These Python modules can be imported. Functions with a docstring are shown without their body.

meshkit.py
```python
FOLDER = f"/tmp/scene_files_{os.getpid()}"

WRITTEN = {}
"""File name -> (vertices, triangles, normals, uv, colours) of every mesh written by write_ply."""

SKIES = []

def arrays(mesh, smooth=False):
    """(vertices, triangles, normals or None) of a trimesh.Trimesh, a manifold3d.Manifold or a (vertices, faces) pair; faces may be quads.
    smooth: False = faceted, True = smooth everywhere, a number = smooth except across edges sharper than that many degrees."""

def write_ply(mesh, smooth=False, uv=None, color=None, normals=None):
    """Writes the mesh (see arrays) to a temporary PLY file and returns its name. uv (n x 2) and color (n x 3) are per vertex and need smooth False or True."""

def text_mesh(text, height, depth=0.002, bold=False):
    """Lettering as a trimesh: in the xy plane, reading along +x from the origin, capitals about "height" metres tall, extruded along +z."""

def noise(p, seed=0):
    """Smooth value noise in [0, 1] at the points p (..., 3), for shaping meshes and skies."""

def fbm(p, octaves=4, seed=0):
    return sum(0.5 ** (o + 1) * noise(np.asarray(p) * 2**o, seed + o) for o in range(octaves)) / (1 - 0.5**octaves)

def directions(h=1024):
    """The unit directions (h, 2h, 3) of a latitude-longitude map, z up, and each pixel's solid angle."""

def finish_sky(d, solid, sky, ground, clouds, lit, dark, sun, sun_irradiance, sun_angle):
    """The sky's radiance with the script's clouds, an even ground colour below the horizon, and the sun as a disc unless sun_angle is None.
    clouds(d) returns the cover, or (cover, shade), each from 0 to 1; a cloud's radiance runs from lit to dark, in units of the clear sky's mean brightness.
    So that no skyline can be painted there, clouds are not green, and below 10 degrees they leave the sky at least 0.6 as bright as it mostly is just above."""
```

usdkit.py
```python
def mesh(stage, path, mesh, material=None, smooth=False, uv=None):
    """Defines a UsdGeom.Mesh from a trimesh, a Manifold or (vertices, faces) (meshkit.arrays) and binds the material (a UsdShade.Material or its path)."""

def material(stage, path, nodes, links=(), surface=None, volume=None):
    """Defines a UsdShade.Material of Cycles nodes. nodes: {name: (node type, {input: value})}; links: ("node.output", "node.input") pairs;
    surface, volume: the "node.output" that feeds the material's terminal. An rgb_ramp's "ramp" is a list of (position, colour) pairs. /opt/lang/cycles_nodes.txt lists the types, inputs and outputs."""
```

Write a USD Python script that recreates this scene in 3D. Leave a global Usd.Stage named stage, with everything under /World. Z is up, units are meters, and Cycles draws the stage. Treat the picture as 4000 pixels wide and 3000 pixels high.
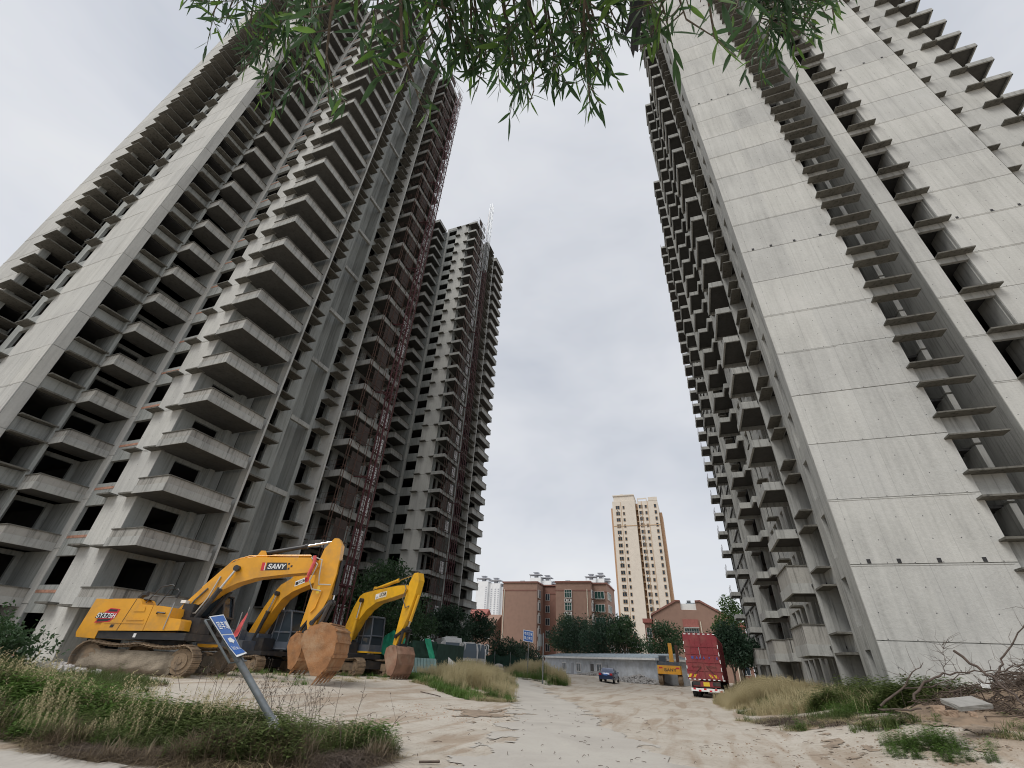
import math, random
import numpy as np
import trimesh, usdkit, meshkit
from shapely.geometry import Polygon
from pxr import Usd, UsdGeom, UsdLux, UsdShade, Gf, Sdf, Vt

random.seed(7)
RNG = np.random.default_rng(7)
stage = Usd.Stage.CreateInMemory()
UsdGeom.SetStageUpAxis(stage, UsdGeom.Tokens.z)
UsdGeom.SetStageMetersPerUnit(stage, 1.0)
world = UsdGeom.Xform.Define(stage, '/World')
stage.SetDefaultPrim(world.GetPrim())
UsdGeom.Scope.Define(stage, '/World/Looks')

# ------------------------------------------------------------------ camera, sky, sun, exposure
EYE = (0.0, 0.0, 1.6)
cam = UsdGeom.Camera.Define(stage, '/World/Camera')
FPX, PITCH, ROLL, YAW = 1701.3, .56786, .05555, -.37622
_cp, _sp = math.cos(PITCH), math.sin(PITCH)
_f = np.array([0, _cp, _sp]); _r = np.array([1.0, 0, 0]); _u = np.cross(_r, _f)
_r2 = math.cos(ROLL) * _r + math.sin(ROLL) * _u
_u2 = -math.sin(ROLL) * _r + math.cos(ROLL) * _u
_cy, _sy = math.cos(YAW), math.sin(YAW)
_Z = np.array([[_cy, -_sy, 0], [_sy, _cy, 0], [0, 0, 1]])
RIGHT, UP, FWD = _r2 @ _Z, _u2 @ _Z, _f @ _Z
cam.AddTransformOp().Set(Gf.Matrix4d(*RIGHT, 0, *UP, 0, *(-FWD), 0, *EYE, 1))
cam.CreateHorizontalApertureAttr(36.0)
cam.CreateVerticalApertureAttr(27.0)
cam.CreateFocalLengthAttr(36.0 * FPX / 4000)
cam.CreateClippingRangeAttr(Gf.Vec2f(0.05, 4000))
EXPOSURE = 0.62
cam.CreateExposureAttr(EXPOSURE)

SUN = np.array([-0.30, -0.62, 0.95]); SUN /= np.linalg.norm(SUN)
dome = UsdLux.DomeLight.Define(stage, '/World/sky')
SKY_STRENGTH, CLOUD = 0.10, 5.1
skym = usdkit.material(stage, '/World/Looks/sky_look', {
    'tc': ('texture_coordinate', {}),
    'sky': ('sky_texture', {'sky_type': 'single_scattering', 'sun_disc': False, 'sun_elevation': float(math.asin(SUN[2])),
                            'sun_rotation': float(math.atan2(SUN[0], SUN[1])), 'air_density': 1.0, 'aerosol_density': 1.5}),
    'map': ('mapping', {'scale': (1.0, 1.0, 2.2), 'location': (3.1, 1.2, 0.4)}),
    'n': ('noise_texture', {'scale': 1.7, 'detail': 5.0, 'roughness': 0.52, 'distortion': 0.3}),
    'ramp': ('rgb_ramp', {'ramp': [(0.30, (CLOUD * .74, CLOUD * .78, CLOUD * .86)), (0.5, (CLOUD * .92, CLOUD * .945, CLOUD * 1.0)), (0.72, (CLOUD * 1.06, CLOUD * 1.07, CLOUD * 1.09))]}),
    'mix': ('mix_color', {'fac': 0.93}),
    'bg': ('background_shader', {'strength': SKY_STRENGTH})},
    [('tc.generated', 'map.vector'), ('map.vector', 'n.vector'), ('n.fac', 'ramp.fac'), ('sky.color', 'mix.a'), ('ramp.color', 'mix.b'), ('mix.result', 'bg.color')],
    surface='bg.background')
UsdShade.MaterialBindingAPI.Apply(dome.GetPrim()).Bind(skym)
dome.GetPrim().SetCustomDataByKey('kind', 'structure')

sun = UsdLux.DistantLight.Define(stage, '/World/sun')
sun.CreateNormalizeAttr(True); sun.CreateIntensityAttr(0.40); sun.CreateAngleAttr(28.0); sun.CreateColorAttr(Gf.Vec3f(1.0, 0.975, 0.94))
_zx = SUN; _xx = np.cross([0, 0, 1], _zx); _xx /= np.linalg.norm(_xx); _yx = np.cross(_zx, _xx)
sun.AddTransformOp().Set(Gf.Matrix4d(*_xx, 0, *_yx, 0, *_zx, 0, 0, 0, 60, 1))

# ------------------------------------------------------------------ helpers
_names = {}
def numbered(parent, name):
    k = _names.setdefault(parent, {}); c = k.get(name, 0); k[name] = c + 1
    return f'{parent}/{name}' if c == 0 else f'{parent}/{name}_{c:03d}'

_loc = {}
def thing(name, label, cat, loc=(0, 0, 0), rot=0.0, group=None, kind=None):
    path = numbered('/World', name)
    x = UsdGeom.Xform.Define(stage, path)
    x.AddTranslateOp().Set(Gf.Vec3d(*map(float, loc)))
    if rot: x.AddRotateZOp().Set(float(math.degrees(rot)))
    p = x.GetPrim()
    for k, v in (('label', label), ('category', cat), ('group', group), ('kind', kind)):
        if v: p.SetCustomDataByKey(k, v)
    _loc[path] = (np.array(loc, float), float(rot))
    return path

def meta(path, **kw):
    p = stage.GetPrimAtPath(path)
    for k, v in kw.items():
        if v: p.SetCustomDataByKey(k, v)

class MB:
    """collects triangles"""
    def __init__(s): s.v = []; s.f = []; s.n = 0
    def add(s, v, f):
        v = np.array(v, float); f = np.array(f, int)
        if len(f) == 0: return s
        if f.shape[1] == 4: f = np.vstack([f[:, [0, 1, 2]], f[:, [0, 2, 3]]])
        s.v.append(v); s.f.append(f + s.n); s.n += len(v); return s
    def box(s, x0, x1, y0, y1, z0, z1):
        if x0 > x1: x0, x1 = x1, x0
        if y0 > y1: y0, y1 = y1, y0
        if z0 > z1: z0, z1 = z1, z0
        v = [(x0, y0, z0), (x1, y0, z0), (x1, y1, z0), (x0, y1, z0), (x0, y0, z1), (x1, y0, z1), (x1, y1, z1), (x0, y1, z1)]
        return s.add(v, [(0, 3, 2, 1), (4, 5, 6, 7), (0, 1, 5, 4), (1, 2, 6, 5), (2, 3, 7, 6), (3, 0, 4, 7)])
    def hexa(s, b, t):
        """two quads (bottom, top), same order, counter-clockwise from above"""
        return s.add(list(b) + list(t), [(0, 3, 2, 1), (4, 5, 6, 7), (0, 1, 5, 4), (1, 2, 6, 5), (2, 3, 7, 6), (3, 0, 4, 7)])
    def obox(s, c, size, rx=0, ry=0, rz=0):
        m = trimesh.creation.box(size); m.apply_transform(trimesh.transformations.euler_matrix(rx, ry, rz)); m.apply_translation(c)
        return s.add(m.vertices, m.faces)
    def tri(s, m): return s.add(m.vertices, m.faces)
    def prism(s, poly, z0, z1):
        m = trimesh.creation.extrude_polygon(Polygon(poly).buffer(0), z1 - z0, engine='earcut'); m.apply_translation((0, 0, z0)); return s.tri(m)
    def prof(s, poly, y0, y1):
        """profile in the (x, z) plane extruded from y0 to y1"""
        p = Polygon(poly).buffer(0)
        if p.geom_type != 'Polygon': p = max(p.geoms, key=lambda g: g.area)
        m = trimesh.creation.extrude_polygon(p, abs(y1 - y0), engine='earcut')
        v = m.vertices; w = np.stack([v[:, 0], max(y0, y1) - v[:, 2], v[:, 1]], 1)
        return s.add(w, m.faces)
    def profx(s, poly, x0, x1):
        """profile in the (y, z) plane extruded along x"""
        m = trimesh.creation.extrude_polygon(Polygon(poly).buffer(0), abs(x1 - x0), engine='earcut')
        v = m.vertices; w = np.stack([min(x0, x1) + v[:, 2], v[:, 0], v[:, 1]], 1)
        return s.add(w, m.faces)
    def tube(s, pts, r, n=6, cap=True):
        pts = np.asarray(pts, float); k = len(pts); r = np.broadcast_to(np.asarray(r, float), (k,))
        d = np.gradient(pts, axis=0) if k > 2 else np.repeat((pts[1] - pts[0])[None], 2, 0)
        d /= np.maximum(np.linalg.norm(d, axis=1, keepdims=True), 1e-9)
        ref = np.array([0, 0, 1.0]) if abs(d[0][2]) < .9 else np.array([1.0, 0, 0])
        a = np.cross(d, ref); a /= np.maximum(np.linalg.norm(a, axis=1, keepdims=True), 1e-9); b = np.cross(d, a)
        th = np.arange(n) * 2 * np.pi / n
        v = pts[:, None] + r[:, None, None] * (np.cos(th)[None, :, None] * a[:, None] + np.sin(th)[None, :, None] * b[:, None])
        v = v.reshape(-1, 3); f = []
        for i in range(k - 1):
            for j in range(n):
                q = (j + 1) % n; f.append((i * n + j, i * n + q, (i + 1) * n + q, (i + 1) * n + j))
        f = [(a_, d_, c_, b_) for a_, b_, c_, d_ in f]
        s.add(v, f)
        if cap:
            s.add(v[:n], [(0, j, j + 1) for j in range(1, n - 1)]); s.add(v[-n:], [(0, j + 1, j) for j in range(1, n - 1)])
        return s
    def cyl(s, c, r, h, axis=2, n=16):
        m = trimesh.creation.cylinder(r, h, sections=n)
        v = m.vertices
        v = v if axis == 2 else (v[:, [2, 0, 1]] if axis == 0 else v[:, [1, 2, 0]])
        return s.add(v + np.array(c), m.faces)
    def sphere(s, c, r, sub=2, scale=(1, 1, 1)):
        m = trimesh.creation.icosphere(sub, 1.0); return s.add(m.vertices * np.array(scale) * r + np.array(c), m.faces)
    def arrays(s): return np.vstack(s.v), np.vstack(s.f)
    def build(s, name, mat, parent='/World', smooth=False, local=True, label=None, kind=None, cat=None, group=None, jit=0.0):
        v, f = s.arrays()
        if not local:
            o, r = _loc[parent] if parent in _loc else _loc['/'.join(parent.split('/')[:3])]
            v = v - o
            if r:
                c, q = math.cos(-r), math.sin(-r); v = np.stack([c * v[:, 0] - q * v[:, 1], q * v[:, 0] + c * v[:, 1], v[:, 2]], 1)
        path = numbered(parent, name)
        usdkit.mesh(stage, path, (v, f), M[mat] if isinstance(mat, str) else mat, smooth=smooth)
        meta(path, label=label, kind=kind, category=cat, group=group)
        return path

def box(*a): return MB().box(*a)

# ------------------------------------------------------------------ materials
M = {}
def mat(name, nodes, links, surface='p.BSDF'):
    M[name] = usdkit.material(stage, f'/World/Looks/{name}', nodes, links, surface=surface); return M[name]

def plain(name, color, rough=0.6, metal=0.0, var=0.25, scale=3.0, bump=0.0, spec=0.5, coat=0.0, dirt=None, dirt_amt=.5):
    """a base colour broken up by grime noise"""
    c = np.array(color)
    n = {'g': ('geometry', {}), 'n': ('noise_texture', {'scale': scale, 'detail': 6.0, 'roughness': .62}),
         'r': ('rgb_ramp', {'ramp': [(0.3, c * (1 - var)), (0.52, c), (0.75, np.minimum(c * (1 + var * .6), 1))]}),
         'p': ('principled_bsdf', {'roughness': rough, 'metallic': metal, 'specular_ior_level': spec, 'coat_weight': coat})}
    l = [('g.position', 'n.vector'), ('n.fac', 'r.fac')]
    out = 'r.color'
    if dirt is not None:
        n['n2'] = ('noise_texture', {'scale': scale * .55, 'detail': 7.0, 'roughness': .68}); l.append(('g.position', 'n2.vector'))
        n['dr'] = ('rgb_ramp', {'ramp': [(0.48, (0, 0, 0)), (0.66, (dirt_amt,) * 3)]}); l.append(('n2.fac', 'dr.fac'))
        n['m'] = ('mix_color', {'b': dirt}); l += [('dr.color', 'bw.color'), ('bw.val', 'm.fac'), (out, 'm.a')]
        n['bw'] = ('rgb_to_bw', {}); out = 'm.result'
    l.append((out, 'p.base_color'))
    if bump:
        n['b'] = ('bump', {'strength': .6, 'distance': bump}); n['n3'] = ('noise_texture', {'scale': scale * 9, 'detail': 4.0}); l += [('g.position', 'n3.vector'), ('n3.fac', 'b.height'), ('b.normal', 'p.normal')]
    return mat(name, n, l)

def concrete(name, base, streak=.5, joints=True, tint=(1, 1, 1), holes=False, dark=.55, courses=0.0):
    """raw cast concrete: cloudy tone, rain streaks, grain, a slightly different pour on every storey"""
    b = np.array(base)
    n = {'g': ('geometry', {}), 'sx': ('separate_xyz', {}),
         'n1': ('noise_texture', {'scale': .22, 'detail': 7.0, 'roughness': .62}),
         'ms': ('mapping', {'scale': (1.6, 1.6, .10)}), 'n2': ('noise_texture', {'scale': 1.0, 'detail': 6.0, 'roughness': .65}),
         'n3': ('noise_texture', {'scale': 9.0, 'detail': 5.0, 'roughness': .7}),
         'ms4': ('mapping', {'scale': (5.5, 5.5, .35)}), 'n4': ('noise_texture', {'scale': 1.0, 'detail': 4.0, 'roughness': .6}),
         'a1': ('math', {'math_type': 'multiply_add', 'value2': .42}), 'a2': ('math', {'math_type': 'multiply_add', 'value2': .22}),
         'r': ('rgb_ramp', {'ramp': [(0.30, b * dark), (0.44, b * .86), (0.54, b), (0.68, np.minimum(b * 1.13, .9))]}),
         'rs': ('rgb_ramp', {'ramp': [(0.50, (1, 1, 1)), (0.72, (1 - streak,) * 3)]}),
         'mm': ('mix_color', {'blend_type': 'multiply', 'fac': 1.0}),
         'fl': ('math', {'math_type': 'multiply_add', 'value2': 1 / 2.9, 'value3': -.0517}), 'fl2': ('math', {'math_type': 'floor'}),
         'cx': ('math', {'math_type': 'multiply', 'value2': .21}), 'cx2': ('math', {'math_type': 'floor'}), 'cb': ('combine_xyz', {}),
         'wn': ('white_noise_texture', {'dimensions': '3D'}), 'wr': ('rgb_ramp', {'ramp': [(0, np.array([.93, .93, .93])), (.5, np.array([.985, .985, .98])), (1, np.array([1.03, 1.025, 1.01]))]}),
         'm2': ('mix_color', {'blend_type': 'multiply', 'fac': 1.0, 'use_clamp_result': False}),
         'm3': ('mix_color', {'blend_type': 'multiply', 'fac': 1.0, 'b': tuple(tint)}),
         'bp': ('bump', {'strength': .55, 'distance': .03}),
         'p': ('principled_bsdf', {'roughness': .92, 'specular_ior_level': .18})}
    l = [('g.position', 'sx.vector'), ('g.position', 'n1.vector'), ('g.position', 'ms.vector'), ('ms.vector', 'n2.vector'), ('g.position', 'n3.vector'), ('g.position', 'ms4.vector'), ('ms4.vector', 'n4.vector'),
         ('n2.fac', 'a1.value1'), ('n3.fac', 'a2.value1'), ('a2.value', 'a1.value3'),
         ('n1.fac', 'h.value1'), ('h.value', 'a2.value3'), ('a1.value', 'r.fac'), ('n4.fac', 'rs.fac'), ('r.color', 'mm.a'), ('rs.color', 'mm.b'),
         ('sx.z', 'fl.value1'), ('fl.value', 'fl2.value1'), ('sx.x', 'cx.value1'), ('cx.value', 'cx2.value1'), ('cx2.value', 'cb.x'), ('fl2.value', 'cb.z'), ('cb.vector', 'wn.vector'), ('wn.value', 'wr.fac'),
         ('mm.result', 'm2.a'), ('wr.color', 'm2.b'), ('m2.result', 'm3.a'), ('n3.fac', 'bp.height'), ('bp.normal', 'p.normal')]
    n['h'] = ('math', {'math_type': 'multiply', 'value2': .36})
    out = 'm3.result'
    if holes:   # tie-rod holes and plywood joints of the shuttering: flat marks
        n.update({'hx': ('math', {'math_type': 'multiply', 'value2': 1 / .98}), 'hxf': ('math', {'math_type': 'fraction'}), 'hz': ('math', {'math_type': 'multiply_add', 'value2': 1 / .967, 'value3': .3}), 'hzf': ('math', {'math_type': 'fraction'}),
                  'cv': ('combine_xyz', {}), 'vd': ('vector_math', {'math_type': 'distance', 'vector2': (.5, .5, 0)}), 'lt': ('math', {'math_type': 'less_than', 'value2': .024}),
                  'jx': ('math', {'math_type': 'multiply', 'value2': 1 / 1.22}), 'jxf': ('math', {'math_type': 'fraction'}), 'jl': ('math', {'math_type': 'less_than', 'value2': .02}), 'jm': ('math', {'math_type': 'multiply', 'value2': .22}),
                  'mx': ('math', {'math_type': 'maximum'}), 'mh': ('mix_color', {'b': (.10, .10, .10)})})
        l += [('sx.x', 'hx.value1'), ('hx.value', 'hxf.value1'), ('sx.z', 'hz.value1'), ('hz.value', 'hzf.value1'), ('hxf.value', 'cv.x'), ('hzf.value', 'cv.y'), ('cv.vector', 'vd.vector1'), ('vd.value', 'lt.value1'),
              ('sx.x', 'jx.value1'), ('jx.value', 'jxf.value1'), ('jxf.value', 'jl.value1'), ('jl.value', 'jm.value1'), ('jm.value', 'mx.value1'), ('lt.value', 'mx.value2'), ('mx.value', 'mh.fac'), (out, 'mh.a')]
        out = 'mh.result'
    l.append((out, 'p.base_color'))
    return mat(name, n, l)

concrete('concrete_pale', (.47, .468, .445), streak=.10, holes=True)
concrete('concrete_grey', (.36, .362, .345), streak=.45)
concrete('concrete_soffit_shade', (.085, .083, .078), streak=.3)  # balcony underside shade painted in as a darker concrete
concrete('concrete_shelf_shade', (.135, .13, .115), streak=.55)  # same concrete, darkened to carry the shade under the shelves
concrete('concrete_parapet', (.33, .32, .295), streak=.6, dark=.4)
concrete('concrete_floor_shade', (.07, .07, .07), streak=.3)  # floor slabs toned down: indoor shade put into the colour
concrete('concrete_core_shade', (.05, .05, .05), streak=.3)  # near-black copy of the concrete: room darkness painted in
concrete('concrete_old', (.30, .312, .30), streak=.4)
plain('raw_brick', (.36, .19, .13), .9, var=.4, scale=5)
plain('steel_red', (.085, .024, .028), .6, .2, var=.35, scale=4)
plain('steel_rust', (.10, .055, .042), .75, .3, var=.4, scale=3)
plain('steel_grey', (.42, .43, .43), .5, .6, var=.25, scale=4)
plain('net_brown', (.055, .04, .034), .95, var=.3, scale=3)
plain('gate_white', (.74, .75, .76), .7, var=.12, scale=2)
plain('machine_yellow', (.72, .335, .018), .38, var=.12, scale=1.6, dirt=(.30, .19, .09), dirt_amt=.45, coat=.15)
plain('machine_lemon', (.74, .40, .02), .42, var=.12, scale=1.6, dirt=(.25, .15, .06), dirt_amt=.45, coat=.1)
plain('machine_black', (.022, .022, .024), .45, var=.3, scale=3, dirt=(.13, .10, .07), dirt_amt=.35)
plain('machine_slate', (.075, .09, .115), .5, var=.2, scale=3, dirt=(.22, .19, .15), dirt_amt=.35)
plain('chrome', (.75, .75, .76), .18, 1.0, var=.08)
plain('bucket_clay', (.32, .15, .06), .75, var=.4, scale=2.2, dirt=(.40, .27, .16), dirt_amt=.8, bump=.02)
plain('bucket_rust', (.24, .13, .085), .8, var=.35, scale=2.2, dirt=(.33, .24, .17), dirt_amt=.7, bump=.02)
plain('track_mud', (.25, .18, .115), .9, var=.4, scale=3.5, dirt=(.10, .085, .07), dirt_amt=.7, bump=.03)
plain('mud_caked', (.23, .19, .14), .95, var=.45, scale=2.5, bump=.05)
plain('hose', (.13, .12, .11), .6)
plain('hose_pale', (.45, .42, .37), .6)
plain('red_cloth', (.62, .10, .10), .85, var=.3, scale=6)
plain('sign_blue', (.035, .13, .42), .35, var=.08, dirt=(.25, .27, .30), dirt_amt=.15)
plain('sign_white', (.80, .81, .80), .4, var=.06)
plain('decal_red', (.55, .03, .04), .4, var=.06)
plain('decal_black', (.025, .025, .028), .4, var=.1)
plain('decal_yellow', (.80, .55, .05), .4, var=.08)
plain('galvanised', (.22, .24, .25), .45, .55, var=.22, scale=6, dirt=(.20, .16, .12), dirt_amt=.4)
plain('paint_white', (.76, .76, .74), .5, var=.1, scale=2, dirt=(.35, .33, .29), dirt_amt=.3)
plain('bus_green', (.10, .26, .16), .5, var=.15)
plain('tarp_green', (.02, .30, .17), .75, var=.3, scale=3)
plain('net_green', (.018, .05, .035), .95, var=.4, scale=1.5)
plain('sheet_teal', (.28, .42, .42), .5, .2, var=.2, scale=2)
plain('rubber', (.025, .025, .026), .8, var=.3)
plain('truck_red', (.22, .022, .03), .55, var=.18, scale=1.2, dirt=(.24, .12, .09), dirt_amt=.4)
plain('plate_yellow', (.72, .50, .03), .5, var=.05)
plain('plate_blue', (.12, .25, .62), .4, var=.05)
plain('ink_blue', (.04, .12, .42), .6, var=.2)
plain('car_blue', (.035, .055, .12), .25, .4, var=.08, coat=.6)
plain('lamp_red', (.50, .02, .03), .2, var=.05, coat=.5)
plain('shed_wall', (.50, .53, .57), .9, var=.22, scale=1.3, dirt=(.30, .30, .30), dirt_amt=.5)
plain('shed_roof', (.36, .42, .46), .8, var=.3, scale=2)
plain('gravel', (.36, .35, .34), .95, var=.4, scale=6, bump=.03)
plain('brown_render', (.30, .19, .145), .92, var=.10, scale=1.0)
plain('brown_trim', (.26, .125, .10), .85, var=.12)
plain('brown_dark', (.25, .135, .105), .92, var=.10, scale=1.0)
plain('roof_red', (.33, .12, .10), .85, var=.2)
plain('pvc', (.78, .78, .76), .45, var=.05)
plain('pipe_cream', (.70, .64, .52), .6, var=.1)
plain('beige_tile', (.58, .525, .45), .8, var=.07, scale=.6)
plain('beige_trim', (.47, .33, .20), .8, var=.1)
plain('beige_shade', (.40, .25, .15), .8, var=.1)
plain('tower_white', (.66, .67, .68), .85, var=.06, scale=.2)
plain('tower_grey', (.36, .37, .40), .85, var=.08, scale=.2)
plain('bark', (.13, .105, .08), .9, var=.4, scale=8, bump=.02)
plain('dry_wood', (.085, .063, .05), .9, var=.35, scale=7)
plain('dry_twig', (.095, .07, .053), .95, var=.4, scale=5)
plain('bag_grey', (.42, .40, .38), .85, var=.3, scale=5)
plain('slab_grey', (.27, .26, .24), .9, var=.25, scale=4, bump=.02)
plain('rubble_tan', (.34, .24, .17), .9, var=.35, scale=5, bump=.02)
plain('aircon', (.70, .70, .67), .6, var=.08)
plain('solar_black', (.03, .035, .045), .3, .2, var=.2)

def glass(name, tint=(.03, .04, .05), refl=.06, rough=.08):
    mat(name, {'d': ('diffuse_bsdf', {'color': tint}), 'g': ('glossy_bsdf', {'color': (.85, .9, .95), 'roughness': rough}), 'f': ('fresnel', {'IOR': 1.45}), 'm': ('mix_closure', {})},
        [('f.fac', 'm.fac'), ('d.BSDF', 'm.closure1'), ('g.BSDF', 'm.closure2')], surface='m.closure')
glass('glass_dark'); glass('glass_green', (.03, .075, .065)); glass('glass_blue', (.12, .16, .20), rough=.12)

def leafmat(name, c1, c2, c3, scale=2.0, trans=.35):
    mat(name, {'g': ('geometry', {}), 'n': ('noise_texture', {'scale': scale, 'detail': 3.0}), 'w': ('math', {'math_type': 'multiply_add', 'value2': .55}), 'hn': ('math', {'math_type': 'multiply', 'value2': .5}),
               'r': ('rgb_ramp', {'ramp': [(0.2, c1), (0.5, c2), (0.8, c3)]}), 'p': ('principled_bsdf', {'roughness': .55, 'specular_ior_level': .35}), 't': ('translucent_bsdf', {}), 'm': ('mix_closure', {'fac': trans})},
        [('g.position', 'n.vector'), ('n.fac', 'hn.value1'), ('g.random_per_island', 'w.value1'), ('hn.value', 'w.value3'), ('w.value', 'r.fac'), ('r.color', 'p.base_color'), ('r.color', 't.color'), ('p.BSDF', 'm.closure1'), ('t.BSDF', 'm.closure2')], surface='m.closure')
leafmat('leaf_willow', (.045, .09, .04), (.085, .16, .055), (.22, .31, .08), 2.5, .48)
leafmat('leaf_young', (.10, .19, .04), (.19, .31, .07), (.34, .44, .10), 2.5, .5)
leafmat('leaf_dark', (.025, .052, .03), (.045, .09, .042), (.08, .14, .06), .6, .3)
leafmat('leaf_mid', (.035, .07, .03), (.065, .125, .045), (.12, .19, .07), .6, .33)
leafmat('leaf_light', (.05, .10, .025), (.10, .17, .04), (.17, .24, .06), .6, .35)
leafmat('grass_green', (.085, .115, .035), (.14, .18, .055), (.24, .26, .11), .8, .35)
leafmat('grass_fresh', (.09, .16, .035), (.15, .25, .055), (.25, .34, .09), .8, .35)
leafmat('grass_dry', (.42, .36, .21), (.60, .53, .34), (.74, .67, .46), .8, .35)
leafmat('grass_straw', (.15, .115, .075), (.25, .195, .13), (.36, .29, .20), .8, .3)
# ------------------------------------------------------------------ ground
def S(t): t = np.clip(t, 0, 1); return t * t * (3 - 2 * t)
def gz(x, y, fine=True):
    x = np.asarray(x, float); y = np.asarray(y, float); d = np.hypot(x, y)
    h = .52 * S((-x - 8.5) / 6.5) * S((d - 11.5) / 7) * (1 - S((y - 70) / 40)) + .92 * S((d - 10.5) / 9) * S((x - 1.0) / 5.5) * (1 - S((y - 70) / 40))
    if fine:
        p = np.stack([x * .45, y * .45, x * 0], -1)
        h = h + .10 * (meshkit.fbm(p, 4, 3) - .5) * np.exp(-d / 90) * S((d - 2) / 6)
    return h
def gzf(x, y): return float(gz(np.array([x]), np.array([y]))[0])

_t = np.linspace(-1, 1, 261); ax = np.sign(_t) * (np.abs(_t) ** 2.6) * 900
_gx, _gy = np.meshgrid(ax - 6, ax + 20, indexing='ij'); _zz = gz(_gx, _gy)
_v = np.stack([_gx, _gy, _zz], -1).reshape(-1, 3); _n = len(ax)
_i = (np.arange(_n - 1)[:, None] * _n + np.arange(_n - 1)[None]).ravel()
mat('soil', {'g': ('geometry', {}), 'n1': ('noise_texture', {'scale': .16, 'detail': 8.0, 'roughness': .62}), 'n2': ('noise_texture', {'scale': 1.1, 'detail': 7.0, 'roughness': .68, 'distortion': .6}), 'n3': ('noise_texture', {'scale': 11.0, 'detail': 5.0, 'roughness': .7}),
             'ms': ('mapping', {'scale': (1.5, .22, 1), 'rotation': (0, 0, .35)}), 'n4': ('noise_texture', {'scale': .9, 'detail': 5.0, 'distortion': .8}),
             'a': ('math', {'math_type': 'multiply_add', 'value2': .45}), 'b': ('math', {'math_type': 'multiply', 'value2': .55}),
             'r': ('rgb_ramp', {'ramp': [(.30, (.33, .275, .22)), (.44, (.42, .375, .315)), (.55, (.48, .44, .38)), (.72, (.53, .49, .43))]}),
             'r2': ('rgb_ramp', {'ramp': [(.36, (.70, .60, .52)), (.50, (1, 1, 1))]}), 'm': ('mix_color', {'blend_type': 'multiply', 'fac': .75}),
             'r3': ('rgb_ramp', {'ramp': [(.30, (.62, .57, .50)), (.46, (1, 1, 1))]}), 'm2': ('mix_color', {'blend_type': 'multiply', 'fac': .8}),
             'bp': ('bump', {'strength': .8, 'distance': .05}), 'bp2': ('bump', {'strength': .7, 'distance': .12}), 'p': ('principled_bsdf', {'roughness': .95, 'specular_ior_level': .15})},
    [('g.position', 'n1.vector'), ('g.position', 'n2.vector'), ('g.position', 'n3.vector'), ('g.position', 'ms.vector'), ('ms.vector', 'n4.vector'), ('n1.fac', 'b.value1'), ('n2.fac', 'a.value1'), ('b.value', 'a.value3'), ('a.value', 'r.fac'),
     ('n4.fac', 'r2.fac'), ('r.color', 'm.a'), ('r2.color', 'm.b'), ('n3.fac', 'r3.fac'), ('m.result', 'm2.a'), ('r3.color', 'm2.b'), ('m2.result', 'p.base_color'),
     ('n3.fac', 'bp.height'), ('n2.fac', 'bp2.height'), ('bp.normal', 'bp2.normal'), ('bp2.normal', 'p.normal')])
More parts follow.
